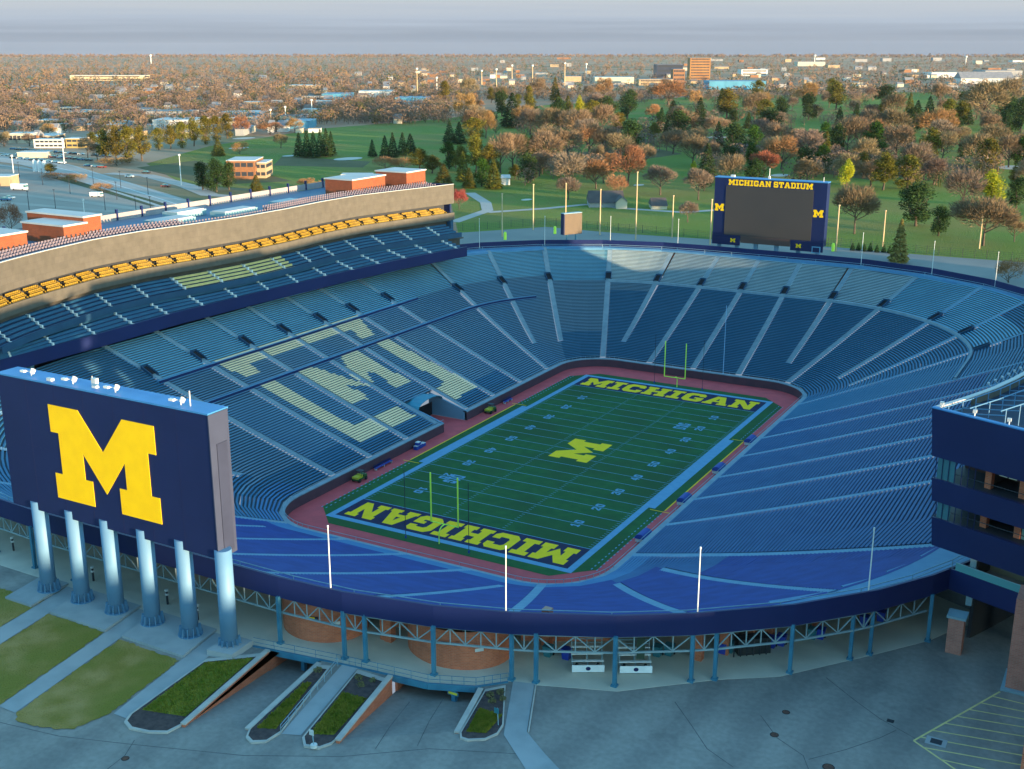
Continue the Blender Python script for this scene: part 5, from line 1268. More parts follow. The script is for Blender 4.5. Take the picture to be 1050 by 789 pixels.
building(579,596,86,7,50,'shop_block','tan flat block left of the dark glass offices',W_TAN,M_ROOF); building(610,650,86,6,60,'shop_block','long pale low block nearest the dark glass offices',W_CREAM,M_ROOFW); building(655,690,88,6,50,'shop_block','brown banded block in front of the dark glass offices',W_TAN,M_ROOF,bands=2)
building(818,846,68,4,60,'campus_block','cream block at the far right skyline under a white tower',W_CREAM,M_ROOFW); building(955,990,80,5,60,'campus_block','white flat block at the far right above the trees',W_WHT,M_ROOFW); building(1010,1048,78,5,80,'campus_block','long grey block at the right edge of the skyline',W_GRY,M_ROOF); building(985,1040,86,5,40,'townhouse_row','row of small pale townhouses at the right below the skyline',W_WHT,M_ROOF,gable=True)
building(72,148,83,5,40,'apartment_block','long yellow cream apartment block in the bare woods at upper left',pm('wall_yellow', (.62,.50,.30), (.55,.44,.27), .1, .8),M_ROOFW,bands=2)
building(157,203,133,9,40,'warehouse','pale flat warehouse behind the olive pines at left',W_WHT,M_ROOFW); building(150,196,123,8,30,'warehouse','grey flat warehouse behind the pale one at left',W_GRY,M_ROOF); building(225,268,122,6,40,'warehouse','long white roofed warehouse in the trees at left',W_BLU,M_ROOFW)
building(330,358,103,6,50,'warehouse','bright blue walled warehouse near the woods, left one',W_BLU,M_ROOFB); building(405,440,107,6,50,'warehouse','pale blue walled warehouse left of the golf course pines',W_BLU,M_ROOFB); building(368,402,100,6,40,'warehouse','long white roofed warehouse between the two blue ones',W_WHT,M_ROOFW); building(290,318,132,7,35,'warehouse','blue grey shed behind the fairway at left',W_BLU,M_ROOFB); building(296,325,92,4,40,'warehouse','tan low warehouse far behind the woods at left',W_TAN,M_ROOFW)
building(68,86,152,9,12,'shop_house','yellow lit flat shop house beyond the bridge road',pm('wall_gold', (.38,.28,.10), (.33,.24,.09), .2, .8),M_ROOFW,bands=2); building(35,66,152,8,12,'shop_house','white flat shop house left of the yellow one',W_WHT,M_ROOFW,bands=2); building(8,32,147,9,18,'shop_house','cream low shop house near the left picture edge',W_CREAM,M_ROOFW,bands=1); building(18,48,162,5,12,'shop_house','cream roofed shed on the near side of the shops',W_CREAM,M_ROOFW); building(-15,10,191,9,12,'shop_house','tan shed cut off by the left edge beside the parking lot',W_TAN,M_ROOFW)
# two-storey brick clubhouse on the golf side
g1 = building(233,262,184,18,22,'club_office','orange brick two storey office beside dark pines, left of the tower',brick_mat('office_brick', (.26,.105,.04), (.21,.08,.03), (.22,.14,.09)),M_ROOFW,bands=2)
building(262,273,183,15,18,'club_office','lower glazed wing on the right end of the orange brick office',W_TAN,M_ROOFW,bands=2)
building(350,381,188,8,8,'equipment_hut','small pale roofed hut on the grass behind the tower roof',W_GRY,M_ROOFW)
building(604,640,213,4.5,15,'clubhouse','long grey roofed golf clubhouse behind the far rim',W_GRY,pm('roof_slate', (.075,.060,.058), (.10,.082,.075), .3, .8),gable=True)
gt = building(632,643,214.5,7,13,'clubhouse_wing','white gabled end wing of the golf clubhouse facing the stadium',W_CREAM,pm('roof_slate', (.13,.12,.13)),gable=2)
building(668,684,215,3.5,10,'cart_barn','small dark roofed barn to the right of the golf clubhouse',W_CREAM,pm('roof_slate', (.13,.12,.13)),gable=True)
building(514,523,190,7,5,'garden_shed','small white shed among the pines on the golf course',W_WHT,M_ROOFW,gable=True)
# suburban houses
RH = random.Random(5)
HW = [W_CREAM,W_WHT,W_GRY,W_TAN,W_BRN]; HR = [pm('roof_pale', (.30,.28,.26), (.25,.24,.23), .2, .8),M_ROOF,pm('roof_shingle', (.16,.12,.10), (.20,.16,.14), .3, .9)]
hl = ['small cream walled house among the bare trees of the far suburb','small white walled house among the bare trees of the far suburb','small grey walled house among the bare trees of the far suburb','small tan walled house among the bare trees of the far suburb','small brown walled house among the bare trees of the far suburb']
for k in range(150):
    if k < 105: x = RH.uniform(0,440); y = RH.uniform(92,150)-(x/440)*18
    else: x = RH.uniform(430,1050); y = RH.uniform(70,92)
    w = RH.uniform(5,12)*(1 if y > 100 else .75); q = RH.randrange(5)
    building(x,x+w,y,RH.uniform(3.0,5.0)*(y/110),RH.uniform(9,16),'house',hl[q],HW[q],RH.choice(HR),'house','houses of the far suburb',gable=RH.random() < .7)
for k in range(50):
    x = RH.uniform(430,1050); y = 61+RH.random()**1.2*33; w = RH.uniform(4,15); q = RH.choices([0,1,2,3,4],[2,1,4,4,4])[0]
    building(x,x+w,y,RH.uniform(1.4,3.4),RH.uniform(20,60),'works_building',['flat cream works building on the far commercial strip','flat white works building on the far commercial strip','flat grey works building on the far commercial strip','flat tan works building on the far commercial strip','flat brown works building on the far commercial strip'][q],HW[q],RH.choice(HR),'building','works buildings of the far commercial strip')
lowb = ['low flat roofed shop at upper left, pale','low flat roofed shop at upper left, grey','low flat roofed shop at upper left, tan']
for k in range(34):
    x = RH.uniform(-5,330); y = RH.uniform(116,150)-x*.045; w = RH.uniform(10,26); q = RH.randrange(3)
    building(x,x+w,y,RH.uniform(3.5,6),RH.uniform(12,25),'low_shop',lowb[q],[W_CREAM,W_GRY,W_TAN][q],RH.choice([M_ROOFW,M_ROOFW,M_ROOF]),'shop','low shops at upper left',bands=RH.choice([0,1]))
mast_px = [(155,66,58,'slim white mast on the far left skyline'),(566-0,85,60,''),]
for px,yb,yt,lb in ((155,66,57,'slim white mast on the far left skyline'),(428,100,72,'lattice tower with round tank among the far warehouses'),(448,93,80,'pale pole left of the far shop blocks'),(494,87,73,'tall pale pole in the distance above the golf pines, left'),(509,92,72,'thick pale pole in the distance beside the far shops'),(525,87,68,'tallest pale pole in the distance above the golf pines'),(546,86,68,'slim pale pole in the distance right of the tallest'),(579,88,66,'pale pole at the left end of the tan shop block'),(601,78,66,'slim pole on the skyline left of the dark offices'),(835,66,57,'white water tower stalk on the right skyline'),(990,66,58,'small white water tower at the far right skyline'),(278,128,113,'tan stack behind the fairway at left'),(293,124,110,'slim pole among the left warehouses'),(320,118,103,'pale pole right of the left warehouses'),(66,168,143,'tall street pole beside the bridge road'),(186,190,160,'slim lamp pole beside the access road'),(87,224,205,'lamp pole on the parking lot behind the brick penthouses'),(14,178,160,'lamp pole at the left end of the bridge road')):
    A = at(px,yb); h = (yb-yt)/ppm(A)*1.04; t = thing('mast', lb, 'mast', tuple(A), 'masts and lamp poles beyond')
    r = max(.18, .55/ppm(A)); mb = MB(); mb.bar(A, A+Vector((0,0,h)), r, n=6, r2=r*.6); mb.build('shaft', M_POLEW if 'tan' not in lb else M_POLET, t)
    mb = MB(); T = A+Vector((0,0,h)); mb.bar(T-Vector((0,0,r*3)),T,r*2.2,n=8); mb.build('head', M_GALV, t)
for k,(px,py) in enumerate(((30,216),(57,214),(108,216),(140,222),(72,199),(120,205),(155,222),(96,190),(124,193),(152,200),(44,190),(20,182))):
    A = at(px,py); t = thing('lot_lamp', 'slim dark lamp post standing in the parking lot behind the tower', 'lamp post', tuple(A), 'lamp posts of the parking lot'); mb = MB(); mb.bar(A,A+Vector((0,0,8)),.16,n=5,r2=.1); mb.build('shaft', M_DARKB, t); mb = MB(); mb.bar(A+Vector((-.6,0,8)),A+Vector((.6,0,8)),.14,n=5); mb.build('lamp_head', M_DARKB, t)
for k,(px,yb,yt) in enumerate(((515,243,201),(546.7,236,191.7),(580,222,190),(615,241,196.7),(651.7,246,180),(689,244,203),(728,251,207),(857,258,213),(905,253,218),(1004,255,224))):
    A = at(px,yb); h = (yb-yt)/ppm(A)*1.03
    lb = ['tan net post on the golf side, first from the left','tan net post on the golf side left of the small tan board','tan net post rising behind the small tan board','tan net post on the golf side just right of the small tan board','tallest tan net post right of the golf clubhouse','tan net post on the golf side nearest the video board','tan net post touching the left side of the video board','tan net post just right of the video board','tan net post behind the gold spruce','tan net post at the far right beside the broad bare tree'][k]
    t = thing('net_post', lb, 'post', tuple(A), 'tan posts of the practice range'); mb = MB(); mb.bar(A, A+Vector((0,0,h)), .26, n=8, r2=.2); mb.build('shaft', M_POLET, t)
    mb = MB(); mb.bar(A+Vector((0,0,h)), A+Vector((0,0,h+.4)), .34, n=8); mb.build('cap', M_POLET, t)
# fence of the practice range
FPX_ = [(462,238),(560,231),(645,238),(760,248),(862,253),(950,261),(1050,269)]
t = thing('range_fence', 'long dark wire fence between the golf course and the south paving', 'fence', tuple(at(700,243)))
for k,(a,b) in enumerate(zip(FPX_,FPX_[1:])):
    A = at(*a); B = at(*b); mb = MB()
    for z in (.3,.9,1.5,2.1,2.7): mb.bar(A+Vector((0,0,z)),B+Vector((0,0,z)),.03,n=3)
    m_ = int((B-A).length/.8)
    for q in range(m_): p = A.lerp(B,q/m_); mb.bar(p+Vector((0,0,.2)),p+Vector((0,0,2.7)),.022,n=3,caps=False)
    mb.build('fence_mesh', M_DARKB, t)
    for q in range(8):
        p = A.lerp(B,q/8); mb = MB(); mb.bar(p,p+Vector((0,0,3)),.07,n=5); mb.build('post', M_DARKB, t)
P = at(862,262); 
for k,(px,py,lb) in enumerate(((569,240,'lime vest coloured stack on the south paving behind the far rim'),(518,246,'lime barrel on the south paving near the stone tower'),(854,258,'lime barrel beside the right foot of the video board'))):
    P = at(px,py); t = thing('lime_barrel', lb, 'barrel', tuple(P)); mb = MB(); mb.bar(P,P+Vector((0,0,2.4)),.55,n=10); mb.build('drum', M_GPOST, t); mb = MB(); mb.bar(P+Vector((0,0,2.4)),P+Vector((0,0,2.8)),.4,n=10); mb.build('cap', M_GPOST, t)
# vehicles of the left parking lot
def car(px, py, ang, mat, label, long=4.6, h=1.5, van=False):
    P = at(px,py); t = thing('parked_van' if van else 'parked_car', label, 'van' if van else 'car', tuple(P), 'vehicles parked at upper left')
    M_ = Matrix.Rotation(ang,4,'Z')
    def W(mb):
        mb.v = [tuple(M_ @ Vector((v[0],v[1],0))+Vector((P.x,P.y,P.z+v[2]))) for v in mb.v]; return mb
    w = 1.9 if not van else 2.3; l = long
    mb = MB(); mb.box(-l/2,l/2,-w/2,w/2,.35,h*.62 if not van else h); o = W(mb).build('body', mat, t)
    mb = MB()
    if van: mb.box(l/2-.9,l/2+.02,-w/2-.01,w/2+.01,h*.5,h*.85)
    else:
        lo = [(-l*.38,-w*.46,h*.62),(l*.25,-w*.46,h*.62),(l*.25,w*.46,h*.62),(-l*.38,w*.46,h*.62)]; hi = [(-l*.27,-w*.38,h),(l*.1,-w*.38,h),(l*.1,w*.38,h),(-l*.27,w*.38,h)]; mb.hexa(lo,hi)
    W(mb).build('windows', M_GLASS, t)
    for sx in (-.3,.3):
        for sy in (-.5,.5):
            mb = MB(); mb.bar((sx*l,sy*w-.1,.34),(sx*l,sy*w+.1,.34),.34,n=10); W(mb).build('wheel', M_RUBBER, t)
M_CW = pm('car_white', (.70,.70,.70), rough=.3); M_CB = pm('car_blue', (.05,.12,.25), rough=.3); M_CD = pm('car_dark', (.04,.04,.05), rough=.3); M_CR = pm('car_red', (.25,.04,.03), rough=.3)
car(20,195,.3,M_CW,'white delivery truck in the parking lot at the left edge',8,3,True); car(6,206,.3,M_CB,'blue car in the lot near the left edge',5,1.6); car(10,204,.3,M_CW,'white car in the lot just below the delivery truck'); car(99,202,.5,M_CW,'lone white van parked beside the grass verge',5.5,2.2,True)
for k,(x,y,m,lb) in enumerate(((28,157,M_CW,'white car at the shops across the bridge road, first from left'),(40,158,M_CB,'blue car at the shops across the bridge road'),(52,157,M_CD,'dark car at the shops across the bridge road'),(62,160,M_CW,'white car at the right end of the shops'),(75,158,M_CR,'red car in front of the yellow shop house'),(133,182,M_CW,'white car on the access road below the olive pines'),(150,178,M_CD,'dark car on the access road near the fairway'),(170,192,M_CR,'red brown car on the access road bend'),(5,160,M_CW,'white car on the bridge road at the left edge'))): car(x,y,.4,m,lb)
RC = random.Random(9)
lotl = {0:'white car in the rows parked beyond the bridge road',1:'blue car in the rows parked beyond the bridge road',2:'dark car in the rows parked beyond the bridge road',3:'red car in the rows parked beyond the bridge road'}
for k in range(44):
    r = k//15; q = RC.choices([0,1,2,3],[5,3,4,1])[0]; x = 14+(k%15)*7.0+RC.uniform(-1,1); y = 153.5+r*4.5+(k%15)*(.55+.1*r)
    if RC.random() < .8: car(x,y,.4,[M_CW,M_CB,M_CD,M_CR][q],lotl[q])
for k,(x,y) in enumerate(((36,176),(41,176.5),(46,177))):
    A = at(x,y); t = thing('silo', ['pale cylindrical tank beside the bridge road, left one of three','pale cylindrical tank beside the bridge road, middle one of three','pale cylindrical tank beside the bridge road, right one of three'][k], 'tank', tuple(A), 'three tanks beside the bridge road')
    h = 11/ppm(A); mb = MB(); mb.bar(A,A+Vector((0,0,h)),1.1,n=14); mb.build('shell', M_CW, t); mb = MB(); mb.bar(A+Vector((0,0,h)),A+Vector((0,0,h+.7)),1.1,n=14,r2=.2); mb.build('dome', M_GALV, t)

# ------------------------------------------------------------------ trees
def leafmat(name, c, c2, rnd=1.0):
    m = pm(name, c, c2, .35, .9, obj_random=rnd*.55, spec=.05, lo=.38, hi=.62)
    return m
L_BARE = leafmat('twigs_brown', (.25,.178,.105), (.185,.13,.08)); L_ORNG = leafmat('twigs_orange', (.345,.19,.085), (.26,.135,.065)); L_GREY = leafmat('twigs_grey', (.22,.16,.12), (.16,.115,.09)); L_RED = leafmat('buds_red', (.34,.095,.060), (.24,.07,.05))
L_CONI = leafmat('conifer_green', (.042,.074,.022), (.026,.05,.018)); L_OLIVE = leafmat('conifer_olive', (.17,.14,.022), (.085,.085,.018)); L_YELL = leafmat('spring_yellow', (.36,.34,.02), (.25,.26,.02)); L_GREEN = leafmat('conifer_bright', (.060,.115,.018), (.030,.070,.015)); L_GOLD = leafmat('spruce_gold', (.30,.22,.06), (.19,.15,.045))
T_BARK = pm('bark', (.115,.085,.062), (.075,.055,.042), 1.5, .95)
def limbs(rr, H, W, n, base, spread):
    """trunk and limbs; returns mesh builder and limb tip points"""
    mb = MB(); r = H*.018+.08; tips = []
    top = Vector((rr.uniform(-.3,.3),rr.uniform(-.3,.3),H*base)); mb.bar((0,0,-.3),top,r*1.3,n=7,r2=r*.8)
    mb.bar(top, top+Vector((rr.uniform(-.5,.5),rr.uniform(-.5,.5),H*.35)), r*.75, n=6, r2=r*.25)
    for k in range(n):
        a = 2*PI*k/n+rr.uniform(-.4,.4); st = top+Vector((0,0,H*rr.uniform(-.08,.18)))
        mid = st+Vector((math.cos(a)*W*.20,math.sin(a)*W*.20,H*rr.uniform(.10,.22)))
        end = mid+Vector((math.cos(a+.2)*W*rr.uniform(.12,.24)*spread,math.sin(a+.2)*W*rr.uniform(.12,.24)*spread,H*rr.uniform(.08,.26)))
        mb.bar(st,mid,r*.5,n=5,r2=r*.33,caps=False); mb.bar(mid,end,r*.33,n=5,r2=r*.1,caps=False)
        tips += [mid, end]
        for j in range(2):
            e2 = mid+Vector((rr.uniform(-1,1)*W*.16,rr.uniform(-1,1)*W*.16,H*rr.uniform(.08,.22))); mb.bar(mid,e2,r*.22,n=4,r2=r*.07,caps=False); tips.append(e2)
    return mb, tips
def bare_crown(rr, H, W, n, base, flatten=1.0, wide=.13):
    mb = MB(); cz = H*(base+(1-base)*.48); rz = H*(1-base)*.52*flatten
    lobes = [(rr.uniform(-1,1),rr.uniform(-1,1),rr.uniform(-.5,.8)) for _ in range(9)]
    LB = []
    for q in range(11):
        a = rr.uniform(0,2*PI); e_ = rr.uniform(-.45,.95); c_ = math.sqrt(max(.05,1-e_*e_*.8))*rr.uniform(.45,.72)
        LB.append((Vector((math.cos(a)*c_,math.sin(a)*c_,e_*.72)), rr.uniform(.30,.46)))
    for _ in range(n):
        while True:
            v = Vector((rr.uniform(-1,1),rr.uniform(-1,1),rr.uniform(-.75,1)))
            if .12 < v.length < 1: break
        rad = v.length
        if rr.random() < .72:
            c_, r_ = rr.choice(LB); v = c_+v.normalized()*r_*rad**.5
        else: v = v.normalized()*rad**.8*.85
        if v.z < -.2 and rr.random() < .45: continue
        p = Vector((v.x*W/2, v.y*W/2, cz+v.z*rz))
        out = Vector((v.x,v.y,v.z*.8+.45)); out.normalize(); out += Vector((rr.uniform(-.6,.6),rr.uniform(-.6,.6),rr.uniform(-.4,.4)))
        l = rr.uniform(.6,1.35); s = Vector((rr.uniform(-1,1),rr.uniform(-1,1),rr.uniform(-1,1))).cross(out); s = s.normalized()*wide*.62*rr.uniform(.7,1.4) if s.length > 1e-3 else Vector((wide,0,0))
        e = p+out*l
        mb.tri(p-s, p+s, e); 
    return mb
def cone_crown(rr, H, W, n, power=.85, sz=.075, base=.06):
    mb = MB()
    for _ in range(n):
        t = rr.random()**1.35; z = H*(base+(1-base)*t); rr_ = W/2*(1-t)**power*(1+.16*math.sin(z*5))
        a = rr.uniform(0,2*PI); q = rr.uniform(.35,1)**.5; p = Vector((math.cos(a)*rr_*q,math.sin(a)*rr_*q,z))
        o = Vector((math.cos(a),math.sin(a),-.35)); l = H*sz*rr.uniform(.6,1.3)*(1.15-t*.6); s = Vector((-math.sin(a),math.cos(a),rr.uniform(-.5,.5)))*l*.42
        mb.tri(p-s, p+s, p+o*l)
    return mb
def clump_crown(rr, H, W, n, base, sz=.5, nl=17):
    mb = MB(); L = []
    for k in range(nl):
        a = rr.uniform(0,2*PI); q = rr.uniform(.15,.78); z = rr.uniform(base+.1,.88); env = math.sin(PI*min(1,max(.05,(z-base)/(1-base)*.85+.12)))
        L.append((Vector((math.cos(a)*W/2*q*env,math.sin(a)*W/2*q*env,H*z)), W*rr.uniform(.14,.24)))
    L.append((Vector((0,0,H*.9)), W*.16))
    for _ in range(n):
        c, r = rr.choice(L); v = Vector((rr.gauss(0,1),rr.gauss(0,1),rr.gauss(0,.75))); v.normalize(); p = c+v*r*rr.uniform(.55,1.08)
        a = Vector((rr.uniform(-1,1),rr.uniform(-1,1),rr.uniform(-.6,.6)))*sz; b = Vector((rr.uniform(-1,1),rr.uniform(-1,1),rr.uniform(-.6,.6)))*sz
        mb.tri(p, p+a, p+b)
    return mb
PROTO = {}
def proto(kind, var, build, leaf):
    rr = random.Random(hash((len(kind),var,len(PROTO))) % 99991)
    H, W = 12.0, 11.0
    tk, cr = build(rr)
    PROTO.setdefault(kind, []).append((tk, cr, leaf))
def mkmesh(mb, name, mat):
    me = bpy.data.meshes.new(name); me.from_pydata(mb.v, [], mb.f); me.materials.append(mat); me.update(); return me
def def_bare(kind, leaf, n, base, flat, nv=2, W=12.0, nt=3400):
    for v in range(nv):
        rr = random.Random(31*len(PROTO)+v*7+len(kind)); H = 12.0
        tk, _ = limbs(rr, H, W, n, base, 1.0); cr = bare_crown(rr, H, W, nt, base, flat)
        PROTO.setdefault(kind, []).append((mkmesh(tk,'trunk',T_BARK), mkmesh(cr,'crown',leaf), W))
def def_cone(kind, leaf, W, n=1300, nv=1, power=.85, base=.06):
    for v in range(nv):
        rr = random.Random(77*len(PROTO)+v); mb = MB(); mb.bar((0,0,-.3),(0,0,11.4),.22,n=6,r2=.04)
        PROTO.setdefault(kind, []).append((mkmesh(mb,'trunk',T_BARK), mkmesh(cone_crown(rr,12.0,W,n,power,base=base),'crown',leaf), W))
def def_clump(kind, leaf, W, base, n=1900, nv=2, sz=.5):
    for v in range(nv):
        rr = random.Random(55*len(PROTO)+v); tk, _ = limbs(rr, 12.0, W*.8, 5, max(base,.22), .8)
        PROTO.setdefault(kind, []).append((mkmesh(tk,'trunk',T_BARK), mkmesh(clump_crown(rr,12.0,W,n,base,sz),'crown',leaf), W))
def_bare('bare', L_BARE, 8, .26, 1, 3); def_bare('orange', L_ORNG, 7, .22, 1, 2); def_bare('grey', L_GREY, 7, .28, 1, 2); def_bare('red', L_RED, 6, .22, 1, 1)
def_bare('broad', L_BARE, 9, .30, .9, 1, 17.0, 7000); def_bare('bush', L_ORNG, 6, .08, 1, 1, 14.0, 3000)
def_cone('cone', L_CONI, 6.0, nv=2); def_cone('cone_olive', L_OLIVE, 5.6, nv=2); def_cone('spruce_gold', L_GOLD, 6.4, 2600, 1); def_cone('cone_green', L_GREEN, 6.4)
def_clump('pine', L_CONI, 10.5, .06, 4200, sz=.62); def_clump('olive', L_OLIVE, 8.5, .04, 4200, sz=.55); def_clump('yellow', L_YELL, 10.0, .05, 4200, 1, .55); def_clump('green', L_GREEN, 8.0, .05, 4000, 1, .55)
KN = {'bare':('bare_tree','bare brown deciduous tree'),'orange':('bare_tree','bare orange brown tree'),'grey':('bare_tree','bare greyish tree'),'red':('budding_tree','red budding tree'),'broad':('bare_tree','broad bare brown tree'),'bush':('bare_bush','low orange brown bush'),
      'cone':('conifer_tree','dark green cone shaped conifer'),'cone_olive':('conifer_tree','olive cone shaped conifer'),'spruce_gold':('spruce_tree','gold green spruce'),'cone_green':('conifer_tree','bright green conifer'),'pine':('pine_tree','dark green bushy pine'),'olive':('pine_tree','olive bushy pine'),'yellow':('leafing_tree','yellow green leafing tree'),'green':('leafing_tree','fresh green bushy tree')}
def tree(kind, x, y, hpx, wpx=None, label=None, group=None, RT=R):
    A = at(x, y); s = ppm(A); H = hpx/s*1.03; tk, cr, W0 = RT.choice(PROTO[kind]); W = (wpx/s if wpx else H*W0/12.0)
    nm, base = KN[kind]
    t = thing(nm, label or base, 'tree' if 'bush' not in nm else 'bush', tuple(A), group)
    t.rotation_euler = (0,0,RT.uniform(0,2*PI)); t.scale = (W/W0, W/W0, H/12.0)
    for nme, me in (('trunk',tk),('crown',cr)):
        o = bpy.data.objects.new(nme, me); COL.objects.link(o); o.parent = t
    return t
TL = [  # (kind, x, y of the base, height, width, where it stands)
('olive',108,166,32,20,'left most of the olive pines by the bridge road'),('olive',120,167,36,22,'second of the olive pines by the bridge road'),('olive',133,167,36,24,'third of the olive pines by the bridge road'),('olive',146,165,34,22,'right most of the olive pines by the bridge road'),
('olive',163,154,22,16,None),('olive',175,153,24,16,None),('olive',187,152,26,18,None),('olive',199,150,28,18,None),('olive',211,148,28,18,None),('olive',222,146,26,16,None),('olive',233,142,24,16,None),
('cone_olive',224,160,17,13,'alone on the fairway above the orange brick office'),('bush',246,158,12,20,'on the fairway right of the lone olive conifer'),('bare',288,152,13,17,'beside the fairway left of the dark conifer block'),
('cone',307,161,24,11,None),('cone',315,162,27,11,None),('cone',322,162,26,12,None),('cone',329,161,27,11,None),('cone',335,161,28,12,None),('cone',340,160,24,10,None),
('pine',208,195,28,22,'left most of the dark pines before the orange brick office'),('pine',222,197,33,26,'tallest of the dark pines before the orange brick office'),('pine',235,195,28,20,'right most of the dark pines before the orange brick office'),('cone_olive',263,196,16,13,'small, in front of the glazed wing of the brick office'),
('orange',248,139,18,20,'behind the fairway left of the warehouses'),('orange',277,138,12,26,'behind the fairway below the blue grey shed'),('orange',303,136,14,20,'behind the fairway right of the blue grey shed'),('bush',325,196,10,26,'low, between the orange brick office and the small hut'),('bush',314,192,9,20,'low, right beside the orange brick office'),('bush',345,196,9,22,'low, just behind the tower roof'),
('cone',382,161,17,9,'alone left of the four conifers on the fairway'),('cone',395,162,22,11,None),('cone',403,162,25,11,None),('cone',413,160,23,12,None),('cone',421,158,20,13,None),
('bush',395,173,12,30,'in the thin hedge behind the tower roof, left'),('bush',412,174,12,26,'in the thin hedge behind the tower roof, right'),('olive',430,174,21,24,'bushy, behind the right end of the tower roof'),('cone_olive',455,193,24,20,'at the very end of the stone tower'),('red',471,215,20,18,'beside the end of the stone tower'),('olive',443,178,18,22,None),
('cone',461,147,22,13,'left one at the fairway above the tower end'),('cone',471,148,22,14,'right one at the fairway above the tower end'),('olive',486,152,30,28,'tall, at the fairway behind the pair of conifers'),('orange',498,142,27,24,None),
('olive',472,176,26,20,None),('olive',488,178,38,24,'on the near golf side, tall and lit gold'),('bare',513,178,40,34,'large, at the centre of the near golf side'),('pine',538,167,28,20,'bluish, right of the large bare tree'),('cone_olive',481,193,20,14,'front left of the near golf pines'),('cone_olive',506,194,30,17,'front right of the near golf pines'),('olive',528,184,15,14,None),
('bare',553,181,24,27,'round crowned, alone on the fairway before the clubhouse'),('grey',575,183,20,16,None),('bare',581,163,27,38,'wide, behind the round crowned bare tree'),('bare',563,142,30,30,None),('cone',525,131,34,22,'tall and dark below the far shops'),('olive',543,123,24,22,None),('pine',572,132,30,22,None),('cone_olive',582,130,30,16,None),('yellow',594,130,30,14,'narrow, lit bright among dark conifers'),('olive',607,132,28,22,None),('pine',622,126,26,26,None),('pine',643,122,24,24,None),('olive',634,138,22,20,None),
('grey',602,150,26,30,None),('bare',620,158,24,28,None),('bare',636,166,28,34,None),('bare',660,172,22,26,'round, right of the wide bare trees'),('orange',611,194,30,32,'bright, just behind the golf clubhouse'),('bush',632,200,20,24,'behind the right end of the clubhouse'),('grey',677,200,28,34,None),('grey',583,205,22,26,'dark, at the left end of the clubhouse'),('olive',595,178,20,16,None),
('orange',685,108,24,40,None),('orange',669,124,16,16,None),('cone_olive',690,122,18,16,None),('bare',703,140,26,34,None),('bare',690,158,24,30,None),
('cone',717,134,32,18,None),('orange',713,112,18,16,None),('olive',745,122,30,28,None),('orange',777,116,20,30,None),('olive',783,127,24,22,None),('pine',800,123,22,20,None),('orange',827,108,22,24,None),('olive',857,113,28,24,None),('bare',734,141,20,30,None),('cone_olive',767,132,16,10,None),('green',771,161,32,22,'tall, above the left part of the video board'),('bare',792,164,22,30,None),('bare',815,159,24,26,None),('cone',838,166,30,16,None),('cone_olive',846,168,32,16,None),('pine',857,165,36,22,None),('bare',880,158,36,38,None),('green',896,166,40,26,'broad, right above the video board corner'),('bare',919,162,30,36,None),('red',783,182,26,32,'directly above the video board'),('bare',828,190,26,34,None),('yellow',868,195,30,20,'just right of the video board top corner'),('broad',876,240,48,50,'just right of the video board'),('bare',893,192,26,36,None),('olive',930,194,34,32,'right of the yellow tree'),('pine',939,232,44,44,'darkest, broad, before the far right fairway'),('pine',962,242,30,26,None),('grey',957,190,26,26,None),
('grey',987,218,42,42,None),('yellow',1014,216,40,32,'large, near the right edge of the picture'),('pine',1042,214,32,28,'at the right edge under the large yellow tree'),('broad',1008,252,48,70,'widest, near the right edge'),('bare',1040,248,26,22,None),('orange',955,145,32,34,None),('orange',968,140,26,26,None),('olive',984,131,26,22,None),('bare',1008,128,42,48,None),('bare',1030,118,34,34,None),('cone',1030,139,26,16,None),('pine',1046,136,34,22,None),('bare',1018,164,32,36,None),('bare',1034,172,30,30,None),('cone',940,124,20,14,None),('cone',952,124,24,14,None),('pine',908,108,20,26,None),('bare',1001,123,24,20,None),
('spruce_gold',921,270,44,18,'standing alone right behind the far right rim'),('bush',1034,290,24,34,'grey, behind the far right rim at the picture edge'),('grey',716,205,30,30,None),('pine',722,196,24,18,None),('yellow',711,182,16,10,'small, left of the video board'),('grey',705,228,20,22,None),('bush',12,236,26,26,'dark, behind the left brick penthouse'),('bare',90,162,20,18,None),('bare',100,165,16,18,None),('bush',120,170,8,40,None),('cone',874,257,8,5,None),('cone',880,257,8,5,None),('cone',886,258,8,5,None),('cone',892,258,9,5,None),('cone',899,259,8,5,None),('cone',906,259,8,5,None),('cone',912,260,8,5,None),('olive',52,178,10,16,'small, at the three pale tanks'),('bush',78,187,8,26,None),('bush',104,196,8,24,None),('grey',30,150,12,14,None),('bare',4,150,14,16,None),('orange',50,140,12,18,None),('olive',95,150,14,14,None),('bush',60,184,6,40,'long, along the bridge road verge')]
cnt = {}
for k, (kind,x,y,h,w,lb) in enumerate(TL):
    nm, base = KN[kind]
    if lb: tree(kind,x,y,h,w,base+' '+lb,'trees beyond the stadium')
    else:
        reg = 'on the left fairway' if x < 460 else ('in the middle of the golf course' if x < 700 else 'in the right part of the golf course')
        tree(kind,x,y,h,w,base+' '+reg,'trees beyond the stadium')
OPEN = [[(150,166),(215,148),(330,134),(455,126),(470,146),(440,168),(300,190),(200,192)],[(500,200),(560,185),(600,205),(660,215),(720,240),(470,240),(470,215)],[(455,150),(520,134),(560,150),(520,175),(470,175)],[(760,196),(1050,196),(1050,300),(740,250)],[(900,100),(955,99),(955,118),(885,112)],[(640,176),(720,172),(720,200),(690,215),(650,205)],[(800,135),(850,128),(850,140),(790,148)]]
RT = random.Random(21); placed = [(q[1],q[2]) for q in TL]; n = 0; tries = 0
